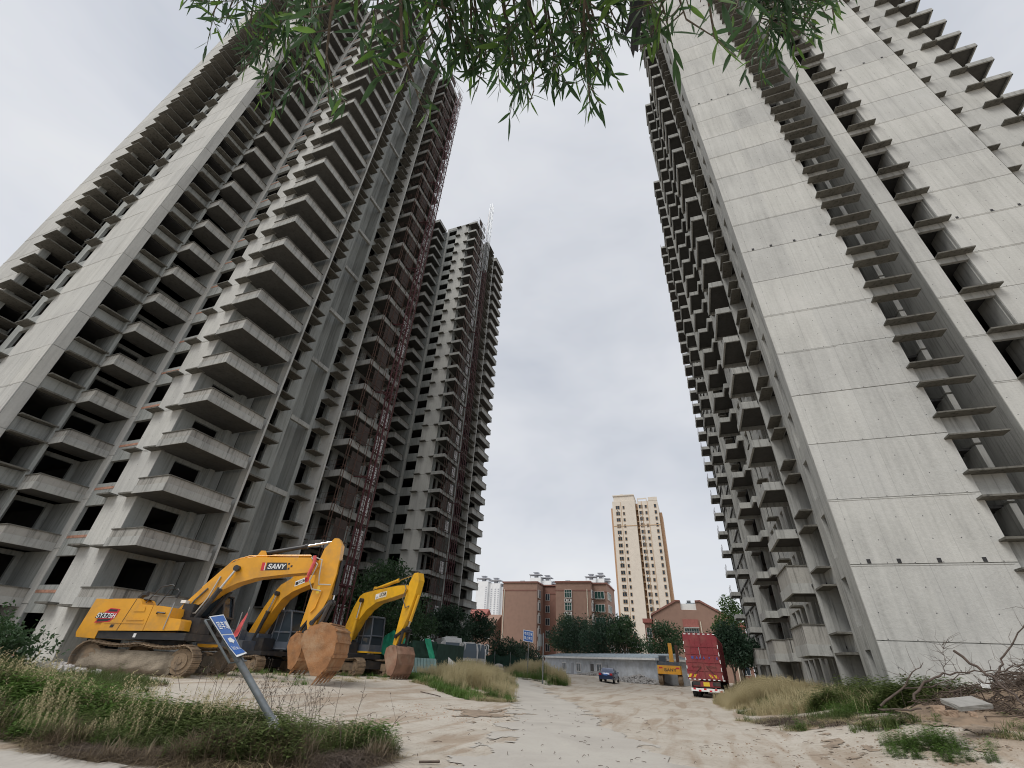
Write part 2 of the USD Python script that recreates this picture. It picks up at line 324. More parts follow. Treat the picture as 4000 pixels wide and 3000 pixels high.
mat('road_dust', {'g': ('geometry', {}), 'n1': ('noise_texture', {'scale': .5, 'detail': 7.0, 'roughness': .62, 'distortion': .5}), 'n3': ('noise_texture', {'scale': 20.0, 'detail': 5.0, 'roughness': .7}),
             'r': ('rgb_ramp', {'ramp': [(.32, (.365, .34, .305)), (.50, (.41, .385, .345)), (.68, (.44, .415, .37))]}), 'r3': ('rgb_ramp', {'ramp': [(.28, (.72, .7, .66)), (.45, (1, 1, 1))]}), 'm2': ('mix_color', {'blend_type': 'multiply', 'fac': .7}),
             'bp': ('bump', {'strength': .4, 'distance': .02}), 'p': ('principled_bsdf', {'roughness': .92, 'specular_ior_level': .2})},
    [('g.position', 'n1.vector'), ('g.position', 'n3.vector'), ('n1.fac', 'r.fac'), ('n3.fac', 'r3.fac'), ('r.color', 'm2.a'), ('r3.color', 'm2.b'), ('m2.result', 'p.base_color'), ('n3.fac', 'bp.height'), ('bp.normal', 'p.normal')])
MB().add(_v, np.stack([_i, _i + _n, _i + _n + 1, _i + 1], 1)).build('ground', 'soil', smooth=True, kind='structure')

def sheet(name, poly, m, lift, cell=.25, jag=.25, kind='structure', **kw):
    """a sheet on the ground inside a polygon, with a ragged edge"""
    P = Polygon(poly).buffer(0); x0, y0, x1, y1 = P.bounds
    xs = np.arange(x0 - 1, x1 + 1, cell); ys = np.arange(y0 - 1, y1 + 1, cell)
    X, Y = np.meshgrid(xs, ys, indexing='ij')
    q = np.stack([X * 1.3, Y * 1.3, X * 0], -1); JX = X + jag * 2 * (meshkit.fbm(q, 4, 11) - .5); JY = Y + jag * 2 * (meshkit.fbm(q + 7, 4, 12) - .5)
    import shapely
    ins = shapely.contains_xy(P, JX, JY)
    idx = -np.ones(X.shape, int); keep = ins[:-1, :-1] & ins[1:, :-1] & ins[1:, 1:] & ins[:-1, 1:]
    a, b = np.nonzero(keep); used = np.zeros(X.shape, bool)
    for da, db in ((0, 0), (1, 0), (1, 1), (0, 1)): used[a + da, b + db] = True
    idx[used] = np.arange(used.sum())
    v = np.stack([X[used], Y[used], gz(X[used], Y[used]) + lift], 1)
    f = np.stack([idx[a, b], idx[a + 1, b], idx[a + 1, b + 1], idx[a, b + 1]], 1)
    return MB().add(v, f).build(name, m, smooth=True, kind=kind, **kw)
sheet('road', [(-2.5, 2), (-4.2, 6.2), (-4.6, 9.4), (-4.9, 12), (-5.7, 15.8), (-7.5, 21.3), (-10.5, 29), (-13.9, 37), (-16.5, 42.5), (-26, 62), (-22, 64), (-13.2, 40.5), (-10.4, 35.7), (-6.8, 27.6), (-3.9, 20.7), (-1.6, 14.8), (-.4, 11.6), (.6, 6), (.8, 2)], 'road_dust', .012, .10, .9)
sheet('path', [(-18, 5.2), (-10.6, 5.75), (-9.6, 6.0), (-8.6, 6.2), (-7.6, 6.1), (-6.0, 4.2), (-5.0, 1.0), (-7.5, -1), (-18, 1.5)], 'road_dust', .03, .15, .15)

# ------------------------------------------------------------------ the three unfinished concrete towers
NST = 30
def joint(i): return 3.05 + 2.9 * i          # construction joint above storey i; storey i spans joint(i-1)..joint(i)

class Tower:
    def __init__(s, name, label, loc):
        s.t = thing(name, label, 'building', loc, group=None)
        s.walls = MB(); s.slabs = MB(); s.core = MB()  # core: boxes added inside to block light and keep openings dark
    def part(s, mb, name, m, **kw): return mb.build(name, m, s.t, local=False, **kw)
    def wall(s, ax, c, t, a0, a1, z0, z1, holes=()):
        """a wall on the plane x=c or y=c (thickness t away from it) with openings (a0, a1, z0, z1)"""
        def put(u0, u1, w0, w1):
            if u1 - u0 < 1e-3 or w1 - w0 < 1e-3: return
            if ax == 'x': s.walls.box(c, c + t, u0, u1, w0, w1)
            else: s.walls.box(u0, u1, c, c + t, w0, w1)
        hs = sorted(holes); cur = a0
        for h0, h1, b, tp in hs:
            put(cur, h0, z0, z1); put(h0, h1, z0, b); put(h0, h1, tp, z1); cur = h1
        put(cur, a1, z0, z1)
    def panels(s, ax, c, sign, a0, a1, name='wall_panel', m='concrete_pale', i0=0, i1=NST, foot=-.6):
        """one shuttered panel per storey, 3 to 5 cm proud of the wall, with open joints"""
        for i in range(i0, i1):
            z0 = joint(i - 1) + .018 if i else foot; z1 = joint(i) - .018
            pr = sign * (.034 + .014 * random.random()); tw = .006 * (random.random() - .5)
            b = MB()
            lip = sign * .016
            if ax == 'y':
                b.box(a0 + .004, a1 - .004, c, c + pr, z0, z1)
                if random.random() < .6: b.box(a0 + .004, a1 - .004 - (a1 - a0) * .5 * random.random(), c + pr, c + pr + lip, z1 - .05, z1 - .002)
            else:
                b.box(c, c + pr, a0 + .004, a1 - .004, z0, z1)
            s.part(b, name, m)
    def finish(s, wall_mat='concrete_grey'):
        s.part(s.walls, 'wall', wall_mat); s.part(s.slabs, 'floor_slab', 'concrete_floor_shade'); s.part(s.core, 'inner_core', 'concrete_core_shade')

def rough(x0, x1, y0, y1, z0, z1, j=.012):
    """a cast slab whose corners are slightly off true"""
    b = MB().box(x0, x1, y0, y1, z0, z1); v = b.v[0]; v += (np.random.default_rng(int(abs(x0 * 91 + y0 * 57 + z0 * 13) * 10) % 99991).random(v.shape) - .5) * 2 * j
    return b

def balcony(T, poly, i, drop=.15, beam=.42, parapet=.0, inner=None, coping=True, open_edges=(), name='balcony', curb=.1):
    """a cantilevered balcony: slab, fascia beam and (part of) a rendered parapet along the outer edges of the polygon"""
    z = joint(i); b = MB(); cp = MB()
    b.prism(poly, z - drop + .002, z)
    sf = MB().prism(Polygon(poly).buffer(-.03).exterior.coords[:-1], z - drop - .012, z - drop - .001)  # thin dark plate under the slab: shade put into its colour
    n = len(poly); top = MB()
    P = Polygon(poly); cc = np.array(P.representative_point().coords[0])
    for k in range(n):
        if k in open_edges: continue
        p, q = np.array(poly[k], float), np.array(poly[(k + 1) % n], float); d = q - p; L = np.linalg.norm(d); d /= L; nn = np.array([d[1], -d[0]])
        if np.dot(nn, cc - (p + q) / 2) < 0: nn = -nn
        # nn now points inwards
        e = .10
        def seg(mb, off0, off1, z0, z1, ext=0.0):
            a = p - d * ext; c = q + d * ext
            quad = [a + nn * off0, c + nn * off0, c + nn * off1, a + nn * off1]
            area = sum(quad[u][0] * quad[(u + 1) % 4][1] - quad[(u + 1) % 4][0] * quad[u][1] for u in range(4))
            if area < 0: quad = quad[::-1]
            mb.hexa([(*u, z0) for u in quad], [(*u, z1) for u in quad])
        r = np.random.default_rng(i * 37 + k + int(abs(p[0]) * 100))
        seg(b, -.012 - .006 * r.random() - .002 * k, e, z - drop - (beam - drop - curb if beam > drop + curb else 0), z + curb + .02 * r.random(), .012 + .002 * k)
        if parapet:
            seg(top, .018 + .002 * k, e - .004, z + curb, z + parapet, -.03)
            if coping: seg(cp, -.035 - .003 * k, e + .03, z + parapet, z + parapet + .055, .03)
    path = T.part(b, name, 'concrete_grey'); sf.build('soffit', 'concrete_soffit_shade', path, local=False)
    if parapet:
        T_ = top.build('parapet', 'concrete_parapet', path, local=False)
        if coping: cp.build('coping', 'concrete_shelf_shade', path, local=False)
    return path

# ---- the right tower: its south wall stands 24 m away, its west side runs back from there
R = Tower('unfinished_tower', 'raw concrete tower on the right with a broad blank end wall of pale joint-lined panels', (18, 40, 0))
yS, yP, yW, xW = 24.43, 25.48, 30.7, 6.93
for i in range(NST):
    z0 = joint(i - 1) if i else -.6; z1 = joint(i); jl = joint(i - 1)
    R.wall('y', yS, .22, xW, 12.7, z0, z1)
    # south recess
    R.walls.box(14.3, 14.56, 26.0, 27.2, z0, z1 - .12)
    R.walls.box(12.48, 12.7, yS + .22, 31.0, z0, z1 - .14)
    R.walls.box(12.7, 13.94, 24.50, 24.62, z1 - .28, z1 + .82)
    R.wall('x', 16.0, .2, yP + .2, 33, z0, z1)
    R.wall('y', yP, .2, 16.0, 23.2, z0, z1, [(17.04, 18.45, jl + .06, z1 - .44)])
    R.walls.box(18.40, 18.45, yP + .2, yP + 1.6, z0, z1)
    R.wall('x', 23.0, .2, yP + .2, yW, z0, z1)
    R.wall('y', yW, .2, 23.2, 31.13, z0, z1, [(24.4, 26.2, jl + .95, z1 - .45)])
    R.wall('x', 31.0, .2, yW + .2, 80, z0, z1, [(31.6, 35.2, jl + .1, z1 - .4), (37, 41, jl + .1, z1 - .4)])
    # west face
    R.wall('x', xW + .03, .55, 24.65, 27.46, z0, z1, [(25.68, 26.45, jl + .62, z1 - .28)])
    R.walls.box(6.98, 7.1, 27.46, 29.17, z1 - .3, z1 + .55)
    R.walls.box(7.2, 9.4, 27.24, 27.46, z0, z1 - .14)
    R.walls.box(8.9, 9.1, 27.9, 29.17, z0, z1 - .14)
    R.walls.box(xW, 10.5, 29.2, 29.42, z0, z1 - .14)
    R.wall('x', xW + .5, .2, 29.42, 33.9, z0, z1, [(30.3, 31.7, jl + .05, z1 - .45), (32.0, 33.2, jl + .05, z1 - .45)])
    R.wall('x', xW, .2, 33.9, 42.6, z0, z1, [(34.6, 35.5, jl + .05, z1 - .4), (36.0, 37.2, jl + .9, z1 - .4), (37.8, 39.2, jl + .02, z1 - .4), (39.5, 40.9, jl + .02, z1 - .4)])
    R.wall('x', xW + .6, .2, 42.6, 47.8, z0, z1, [(43.2, 44.3, jl + .05, z1 - .4), (44.6, 46.8, jl + .05, z1 - .4)])
    R.wall('x', xW, .2, 50.0, 59.0, z0, z1, [(51, 52.6, jl + .9, z1 - .4), (53.4, 55.2, jl + .05, z1 - .4), (56, 57.6, jl + .05, z1 - .4)])
    R.wall('x', xW + .4, .2, 59.0, 81, z0, z1, [(60, 61.8, jl + .05, z1 - .4), (64, 65.5, jl + .9, z1 - .4), (68, 70, jl + .05, z1 - .4), (72.5, 74, jl + .9, z1 - .4), (77.6, 79.5, jl + .05, z1 - .4)])
    for yy in (33.7, 37.5, 41.3, 47.9, 56.0, 63.0, 70.5):
        R.walls.box(xW + .22, 10.6, yy, yy + .2, z0, z1 - .14)
    R.slabs.box(xW + .24, 12.5, 24.66, 33.6, z1 - .14, z1); R.slabs.box(12.5, 14.4, 26.6, 33.6, z1 - .14, z1); R.slabs.box(16.2, 23.0, yP + .22, 33.6, z1 - .14, z1); R.slabs.box(14.4, 16.2, 32, 33.6, z1 - .14, z1); R.slabs.box(23.0, 31.0, yW + .22, 33.6, z1 - .14, z1)
    R.slabs.box(xW + .24, 30.9, 33.6, 80.6, z1 - .145, z1 - .004)
    R.slabs.box(6.4, xW + .24, 29.44, 33.6, z1 - .14, z1 - .002)
for i in range(NST):
    z = joint(i)
    # pairs of air-conditioner shelves in the south recess and on the west side
    R.part(rough(12.42, 14.62, 23.86, 24.5, z - .36, z - .28), 'air_conditioner_shelf', 'concrete_shelf_shade')
    R.part(rough(12.42, 14.62, 23.86, 24.5, z + .80, z + .88), 'air_conditioner_shelf', 'concrete_shelf_shade')
    R.part(rough(6.36, 7.0, 27.48, 29.17, z - .42, z - .33), 'west_shelf', 'concrete_shelf_shade')
    R.part(rough(6.36, 7.0, 27.48, 29.17, z + .42, z + .50), 'west_shelf', 'concrete_shelf_shade')
    R.part(rough(6.25, 6.95, 47.85, 49.5, z - .42, z - .33), 'west_shelf', 'concrete_shelf_shade')
    R.part(rough(6.25, 6.95, 47.85, 49.5, z + .42, z + .50), 'west_shelf', 'concrete_shelf_shade')
    R.part(rough(17.0, 18.78, 24.96, 25.46, z - .02, z + .07), 'window_ledge', 'concrete_shelf_shade')
    R.part(rough(26.9, 28.35, 30.15, 30.68, z - .02, z + .07), 'window_ledge', 'concrete_shelf_shade')
    R.part(rough(6.3, 6.95, 36.3, 37.4, z - .40, z - .31), 'small_shelf', 'concrete_shelf_shade')
    R.part(rough(29.75, 30.9, 30.1, 30.66, z - .3, z - .16), 'corner_slab', 'concrete_shelf_shade')
    low = i <= 2
    balcony(R, [(5.41, 29.95), (7.4, 29.95), (7.4, 33.6), (5.41, 33.6)], i, .14, .5, .95 if i < 2 else 0, open_edges=(1,), curb=.06)
    balcony(R, [(5.55, 43.5), (6.53, 43.5), (6.53, 41.8), (7.5, 41.8), (7.5, 47.1), (5.55, 47.1)], i, .14, .5, .95 if i < 1 else 0, open_edges=(3,), curb=.06)
    balcony(R, [(5.72, 59.2), (7.2, 59.2), (7.2, 62.6), (5.72, 62.6)], i, .14, .5, .95 if i < 1 else 0, open_edges=(1,), curb=.06)
    balcony(R, [(5.96, 77.0), (7.2, 77.0), (7.2, 80.2), (5.96, 80.2)], i, .14, .5, 0, open_edges=(1,), curb=.06)
    balcony(R, [(30.9, 30.1), (32.75, 30.1), (32.75, 35.2), (31.2, 35.2), (31.2, 30.72), (30.9, 30.72)], i, .14, .5, 0, open_edges=(3, 4, 5), curb=.12)
    if 2 < i:                               # thin guard rails of reinforcing bar on the open balcony edges
        g = MB()
        for yy in (77.1, 78.6, 80.0): g.tube([(6.02, yy, z), (6.02, yy, z + 1.0)], .02, 4)
        g.tube([(6.02, 77.05, z + .98), (6.02, 80.1, z + .98)], .018, 4)
        if i % 2: g.tube([(6.02, 77.05, z + .5), (6.02, 80.1, z + .5)], .018, 4)
        R.part(g, 'guard_rail', 'steel_rust')
R.part(MB().box(6.36, 6.93, 29.17, 29.4, -.5, 87.3), 'fin_wall', 'concrete_grey')
R.part(MB().box(5.75, 6.93, 49.55, 49.75, -.5, 87.3), 'fin_wall', 'concrete_grey')
R.panels('y', yS, -1, xW + .01, 12.69)
R.panels('y', yP, -1, 16.01, 17.02, 'pier_panel')
R.panels('y', yP, -1, 18.47, 23.19)
R.panels('y', yW, -1, 28.0, 31.12)
for i in range(1, NST, 7):                  # scaffold pockets left in the walls
    z = joint(i)
    for x in (7.6, 8.7, 10.1, 11.6, 19.2, 20.9, 22.2):
        R.part(MB().box(x, x + .14, (yS if x < 13 else yP) - .056, (yS if x < 13 else yP) - .01, z + .03, z + .21), 'scaffold_pocket', 'rubber')
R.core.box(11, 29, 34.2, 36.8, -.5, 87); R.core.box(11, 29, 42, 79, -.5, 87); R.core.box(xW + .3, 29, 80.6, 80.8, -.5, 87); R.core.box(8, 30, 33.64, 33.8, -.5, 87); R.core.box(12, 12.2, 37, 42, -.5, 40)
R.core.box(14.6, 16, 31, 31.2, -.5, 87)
R.part(MB().box(6.95, 12.7, 24.45, 24.65, 87, 88.2).box(16, 23.2, 25.5, 25.7, 87, 88.2).box(23.2, 31.1, 30.7, 30.9, 87, 88.2).box(6.95, 7.15, 24.65, 80, 87, 88.2), 'roof_parapet', 'concrete_grey')
R.finish('concrete_grey')

# ---- the left tower
L = Tower('unfinished_tower', 'dark raw concrete tower on the left with stacked wrap-around corner balconies above the yellow excavators', (-40, 22, 0))
for i in range(NST):
    z0 = joint(i - 1) if i else -.2; z1 = joint(i); jl = joint(i - 1)
    L.wall('y', 9.43, .22, -52.5, -46.6, z0, z1)
    L.walls.box(-46.82, -46.6, 9.65, 9.9, z0, z1)
    L.wall('x', -46.6, -.2, 9.9, 11.2, z0, z1, [(9.95, 11.15, z1 - 2.02, z1 - .1)])
    L.walls.box(-46.75, -46.62, 9.9, 11.15, z1 - .06, z1 + .9)
    L.walls.box(-43.9, -42.8, 10.67, 10.87, z0, z1)
    L.wall('y', 10.67, .2, -42.8, -41.5, z0, z1, [(-42.78, -41.52, jl + .95, z1 - .35)])
    L.wall('y', 10.70, .2, -41.5, -36.3, z0, z1)
    L.wall('x', -36.3, -.2, 10.9, 11.4, z0, z1)
    L.walls.box(-36.45, -36.34, 11.4, 13.2, z1 - .06, z1 + .95)
    L.walls.box(-38.5, -35.9, 13.2, 13.42, z0, z1)
    L.walls.box(-38.5, -36.6, 11.2, 11.4, z0, z1 - .14)
    L.wall('x', -37.2, -.2, 13.42, 15.9, z0, z1, [(14.0, 15.6, jl + .02, z1 - .4)])
    L.walls.box(-37.2, -34.62, 15.9, 16.1, z0, z1 - .14)
    L.wall('y', 15.9, .2, -34.62, -29.25, z0, z1, [(-33.85, -32.0, jl + .95, z1 - .42)])
    L.wall('x', -29.25, -.2, 16.1, 20.2, z0, z1, [(16.9, 18.7, jl + .05, z1 - .42)])
    L.walls.box(-29.25, -28.9, 19.0, 19.4, z0, z1 - .14)
    L.walls.box(-29.2, -27.5, 20.2, 20.36, z0, z1)
    L.wall('x', -28.0, -.2, 20.36, 22.84, z0, z1, [(20.45, 21.75, z1 - 1.95, z1 - .1)])
    L.wall('x', -28.0, -.2, 25.18, 26.6, z0, z1, [(25.25, 26.45, z1 - 1.95, z1 - .1)])
    L.walls.box(-29.4, -28.0, 24.9, 25.18, z0, z1); L.walls.box(-29.4, -28.2, 22.62, 22.84, z0, z1); L.walls.box(-29.6, -29.4, 22.62, 25.18, z0, z1)
    L.wall('x', -28.6, -.2, 26.6, 33, z0, z1, [(28.0, 28.9, jl + .9, z1 - .4), (29.6, 31.0, jl + .05, z1 - .4), (31.4, 32.6, jl + .05, z1 - .4)])
    L.wall('y', 33.0, .2, -52.5, -28.6, z0, z1, [(-51, -49, jl + .9, z1 - .4), (-45, -43, jl + .9, z1 - .4), (-36, -33, jl + .9, z1 - .4)])
    L.wall('x', -52.5, .2, 9.65, 33, z0, z1)
    for (a, b, c, d) in ((-52.3, -46.84, 9.66, 33), (-46.84, -44, 11.2, 33), (-44, -36.52, 10.92, 33), (-36.52, -29.47, 16.12, 33), (-37.4, -36.52, 13.45, 16.12), (-29.47, -28.22, 20.38, 22.6), (-29.47, -28.9, 25.1, 33)):
        L.slabs.box(a, b, c, d, z1 - .14, z1)
    # brick infill left bare at the sill of the small windows
    L.walls.box(-33.85, -32.0, 15.93, 16.05, jl + .001, jl + .949)
for i in range(NST):
    z = joint(i)
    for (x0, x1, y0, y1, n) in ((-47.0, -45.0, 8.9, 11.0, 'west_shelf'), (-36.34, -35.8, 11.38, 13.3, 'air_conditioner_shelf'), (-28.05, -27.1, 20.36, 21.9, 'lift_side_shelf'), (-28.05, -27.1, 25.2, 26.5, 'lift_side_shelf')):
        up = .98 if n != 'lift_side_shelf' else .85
        L.part(rough(x0, x1, y0, y1, z - .12, z - .03), n, 'concrete_shelf_shade')
        L.part(rough(x0, x1, y0, y1, z + up, z + up + .085), n, 'concrete_shelf_shade')
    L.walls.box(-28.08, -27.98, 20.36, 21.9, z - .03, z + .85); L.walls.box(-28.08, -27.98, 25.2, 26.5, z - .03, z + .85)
    L.part(rough(-42.6, -41.15, 10.12, 10.66, z - .02, z + .07), 'window_ledge', 'concrete_shelf_shade')
    L.part(rough(-32.25, -31.1, 15.35, 15.9, z - .02, z + .07), 'window_ledge', 'concrete_shelf_shade')
    L.part(rough(-28.05, -27.3, 26.78, 27.6, z + .05, z + .13), 'small_shelf', 'concrete_shelf_shade')
    L.part(rough(-30.2, -28.96, 15.34, 15.9, z - .14, z - .04), 'corner_slab', 'concrete_shelf_shade')
    L.part(MB().box(-33.84, -32.01, 15.88, 15.925, joint(i - 1) + .55, joint(i - 1) + .70), 'brick_course', 'raw_brick')
    balcony(L, [(-29.0, 15.35), (-26.42, 15.35), (-26.42, 19.6), (-29.24, 19.6), (-29.24, 15.88), (-29.0, 15.88)], i, .15, .44, .72 - .004 * i, open_edges=(3, 4, 5), curb=.28, name='corner_balcony')
    balcony(L, [(-36.3, 13.3), (-34.42, 13.3), (-34.42, 15.88), (-36.3, 15.88)], i, .15, .42, .72 - .004 * i, open_edges=(2, 3), curb=.26)
    balcony(L, [(-28.6, 27.9), (-26.15, 27.9), (-26.15, 32.6), (-28.6, 32.6)], i, .15, .55, 0, open_edges=(3,), curb=.1, name='scaffolded_balcony')
    if i % 2 == 1:
        L.part(MB().box(-28.2, -27.95, 22.84, 24.9, z - .25, z + .12), 'lift_shaft_beam', 'concrete_grey')
L.panels('y', 9.43, -1, -52.49, -46.61, m='concrete_pale'); L.panels('y', 10.70, -1, -41.49, -36.31, m='concrete_pale'); L.panels('y', 15.9, -1, -31.95, -29.26, m='concrete_pale')
L.panels('y', 15.9, -1, -34.61, -33.87, 'pier_panel', 'concrete_pale')
L.panels('x', -36.3, 1, 10.72, 11.38, 'pier_panel', 'concrete_pale')
L.part(MB().box(-27.5, -26.9, 20.2, 20.36, 0, 87.4), 'fin_wall', 'concrete_pale'); L.part(MB().box(-28.0, -26.85, 26.6, 26.76, 0, 87.4), 'fin_wall', 'concrete_pale')
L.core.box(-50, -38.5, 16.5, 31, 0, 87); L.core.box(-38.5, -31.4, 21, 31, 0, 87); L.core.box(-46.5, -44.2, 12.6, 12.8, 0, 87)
L.part(MB().box(-52.5, -28.0, 32.8, 33, 87, 88.6).box(-28.2, -28.0, 20.3, 26.6, 87, 88.8).box(-36.3, -29.25, 15.92, 16.1, 87, 88.2).box(-41.5, -36.3, 10.7, 10.9, 87, 88.2).box(-52.5, -46.6, 9.45, 9.65, 87, 88.2), 'roof_parapet', 'concrete_grey')
rf = MB()
for y in (20.4, 23.0, 26.4): rf.box(-28.2, -27.9, y, y + .3, 88.8, 91.5)
rf.box(-28.2, -27.9, 20.4, 26.7, 91.5, 91.9); L.part(rf, 'roof_frame', 'concrete_grey')
L.finish('concrete_old')

# ---- the tower behind it
B = Tower('unfinished_tower', 'third raw concrete tower standing behind the left tower, tied to a lattice hoist', (-45, 68, 0))
for i in range(NST):
    z0 = joint(i - 1) if i else -.2; z1 = joint(i); jl = joint(i - 1)
    B.wall('y', 57.3, .2, -41.2, -35.6, z0, z1, [(-40.7, -38.7, jl + .95, z1 - .42)])
    B.wall('y', 50.6, .2, -62, -43.4, z0, z1, [(-47, -45.2, jl + .95, z1 - .42), (-52, -50, jl + .95, z1 - .42)])
    B.wall('x', -43.4, -.2, 50.8, 53.4, z0, z1, [(51.2, 53.2, z1 - 1.9, z1 - .1)])
    B.walls.box(-45, -42.8, 53.4, 53.6, z0, z1)
    B.wall('x', -43.9, -.2, 53.6, 57.3, z0, z1, [(54.2, 56.8, jl + .02, z1 - .4)])
    B.walls.box(-43.9, -41.2, 57.3, 57.5, z0, z1 - .14)
    B.wall('x', -35.4, -.2, 57.5, 63.4, z0, z1, [(58.0, 59.0, jl + .05, z1 - .4), (59.4, 61.6, jl + .05, z1 - .4), (62, 63, jl + .9, z1 - .4)])
    B.wall('x', -34.2, -.2, 63.4, 67.4, z0, z1, [(64.0, 66.9, z1 - 1.95, z1 - .12)])
    B.walls.box(-36, -34.2, 63.2, 63.4, z0, z1)
    B.wall('x', -34.6, -.2, 67.6, 74.4, z0, z1, [(68.4, 69.4, jl + .9, z1 - .4), (70, 72.4, jl + .05, z1 - .4)])
    B.wall('y', 74.4, .2, -62, -34.6, z0, z1)
    for (a, b, c, d) in ((-62, -43.6, 50.8, 74.4), (-43.6, -35.62, 57.52, 74.4), (-35.62, -34.42, 63.42, 74.4)): B.slabs.box(a, b, c, d, z1 - .14, z1)
for i in range(NST):
    z = joint(i)
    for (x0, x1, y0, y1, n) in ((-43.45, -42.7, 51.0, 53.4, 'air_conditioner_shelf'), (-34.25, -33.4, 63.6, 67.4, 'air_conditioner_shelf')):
        B.part(rough(x0, x1, y0, y1, z - .12, z - .03), n, 'concrete_shelf_shade'); B.part(rough(x0, x1, y0, y1, z + .85, z + .93), n, 'concrete_shelf_shade')
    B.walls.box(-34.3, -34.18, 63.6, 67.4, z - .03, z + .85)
    B.part(rough(-38.6, -37.5, 56.75, 57.3, z - .02, z + .07), 'window_ledge', 'concrete_shelf_shade')
    B.part(rough(-36.3, -35.2, 56.74, 57.3, z - .14, z - .04), 'corner_slab', 'concrete_shelf_shade')
    balcony(B, [(-35.3, 56.75), (-33.3, 56.75), (-33.3, 61.5), (-35.38, 61.5), (-35.38, 57.28), (-35.3, 57.28)], i, .15, .5, 0, open_edges=(3, 4, 5), curb=.1, name='corner_balcony')
    balcony(B, [(-43.9, 54.0), (-41.55, 54.0), (-41.55, 57.28), (-43.9, 57.28)], i, .15, .45, .74 if i < 22 else .5, open_edges=(2, 3), curb=.26)
    balcony(B, [(-34.6, 68.8), (-33.3, 68.8), (-33.3, 73.9), (-34.6, 73.9)], i, .15, .5, .8, open_edges=(3,), curb=.3, name='end_balcony')
B.panels('y', 57.3, -1, -38.65, -35.61, m='concrete_pale'); B.panels('y', 57.3, -1, -41.19, -40.75, 'pier_panel', 'concrete_pale')
B.part(MB().box(-34.2, -33.45, 67.42, 67.6, 0, 87.6), 'fin_wall', 'concrete_pale')
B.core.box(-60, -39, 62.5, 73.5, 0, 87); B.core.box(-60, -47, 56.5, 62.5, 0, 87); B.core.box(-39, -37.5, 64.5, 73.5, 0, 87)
B.part(MB().box(-41.2, -35.4, 57.3, 57.5, 87, 88.0).box(-35.6, -35.4, 57.5, 74.4, 87, 88.0).box(-62, -41.2, 74.2, 74.4, 87, 88.4).box(-43.9, -43.7, 50.6, 57.3, 87, 88.0), 'roof_parapet', 'concrete_grey')
B.finish('concrete_old')
# ------------------------------------------------------------------ hoists and scaffolding
def lattice(name, label, x, y, h, m, w=.66, step=1.5, ties=(), tx=None, grey_from=None):
    t = thing(name, label, 'construction hoist', (x, y, 0))
    n = int(h / step); a = w / 2
    def sec(k0, k1, mm):
        b = MB()
        for sx in (-a, a):
            for sy in (-a, a): b.box(sx - .034, sx + .034, sy - .034, sy + .034, k0 * step, k1 * step)
        for k in range(k0, k1):
            z = k * step
            for s_ in (-a, a):
                b.tube([(-a, s_, z), (a, s_, z)], .02, 4, False); b.tube([(s_, -a, z), (s_, a, z)], .02, 4, False)
                d = 1 if k % 2 else -1
                b.tube([(-a * d, s_, z), (a * d, s_, z + step)], .018, 4, False); b.tube([(s_, -a * d, z), (s_, a * d, z + step)], .018, 4, False)
        b.build('mast_section', mm, t)
    g = n if grey_from is None else int(grey_from / step)
    k = 0
    while k < g: sec(k, min(k + 6, g), m); k += 6
    if g < n: sec(g, n, 'steel_grey')
    for z in ties:
        b = MB()
        for s_ in (-.8, .8):
            b.tube([(0, s_ * .45, z), (tx - x, s_, z)], .05, 5); b.tube([(0, s_ * .45, z), (tx - x, -s_, z)], .035, 5)
        b.tube([(-.5, -.8, z), (-.5, .8, z)], .045, 5)
        b.build('wall_tie', m, t)
    b = MB().box(-.62, -.50, -.03, .03, 0, h - 3)
    b.build('rack', m, t)
    return t
lattice('hoist', 'dark red lattice hoist mast running up beside the scaffolded corner of the left tower', -24.75, 30.3, 84.5, 'steel_red', ties=[6 + 8.7 * k for k in range(9)], tx=-26.1)
lattice('hoist', 'lattice hoist mast rising above the roof of the third tower, grey at its top', -32.3, 61.3, 99.5, 'steel_red', ties=[5 + 8.7 * k for k in range(9)], tx=-33.3, grey_from=76)

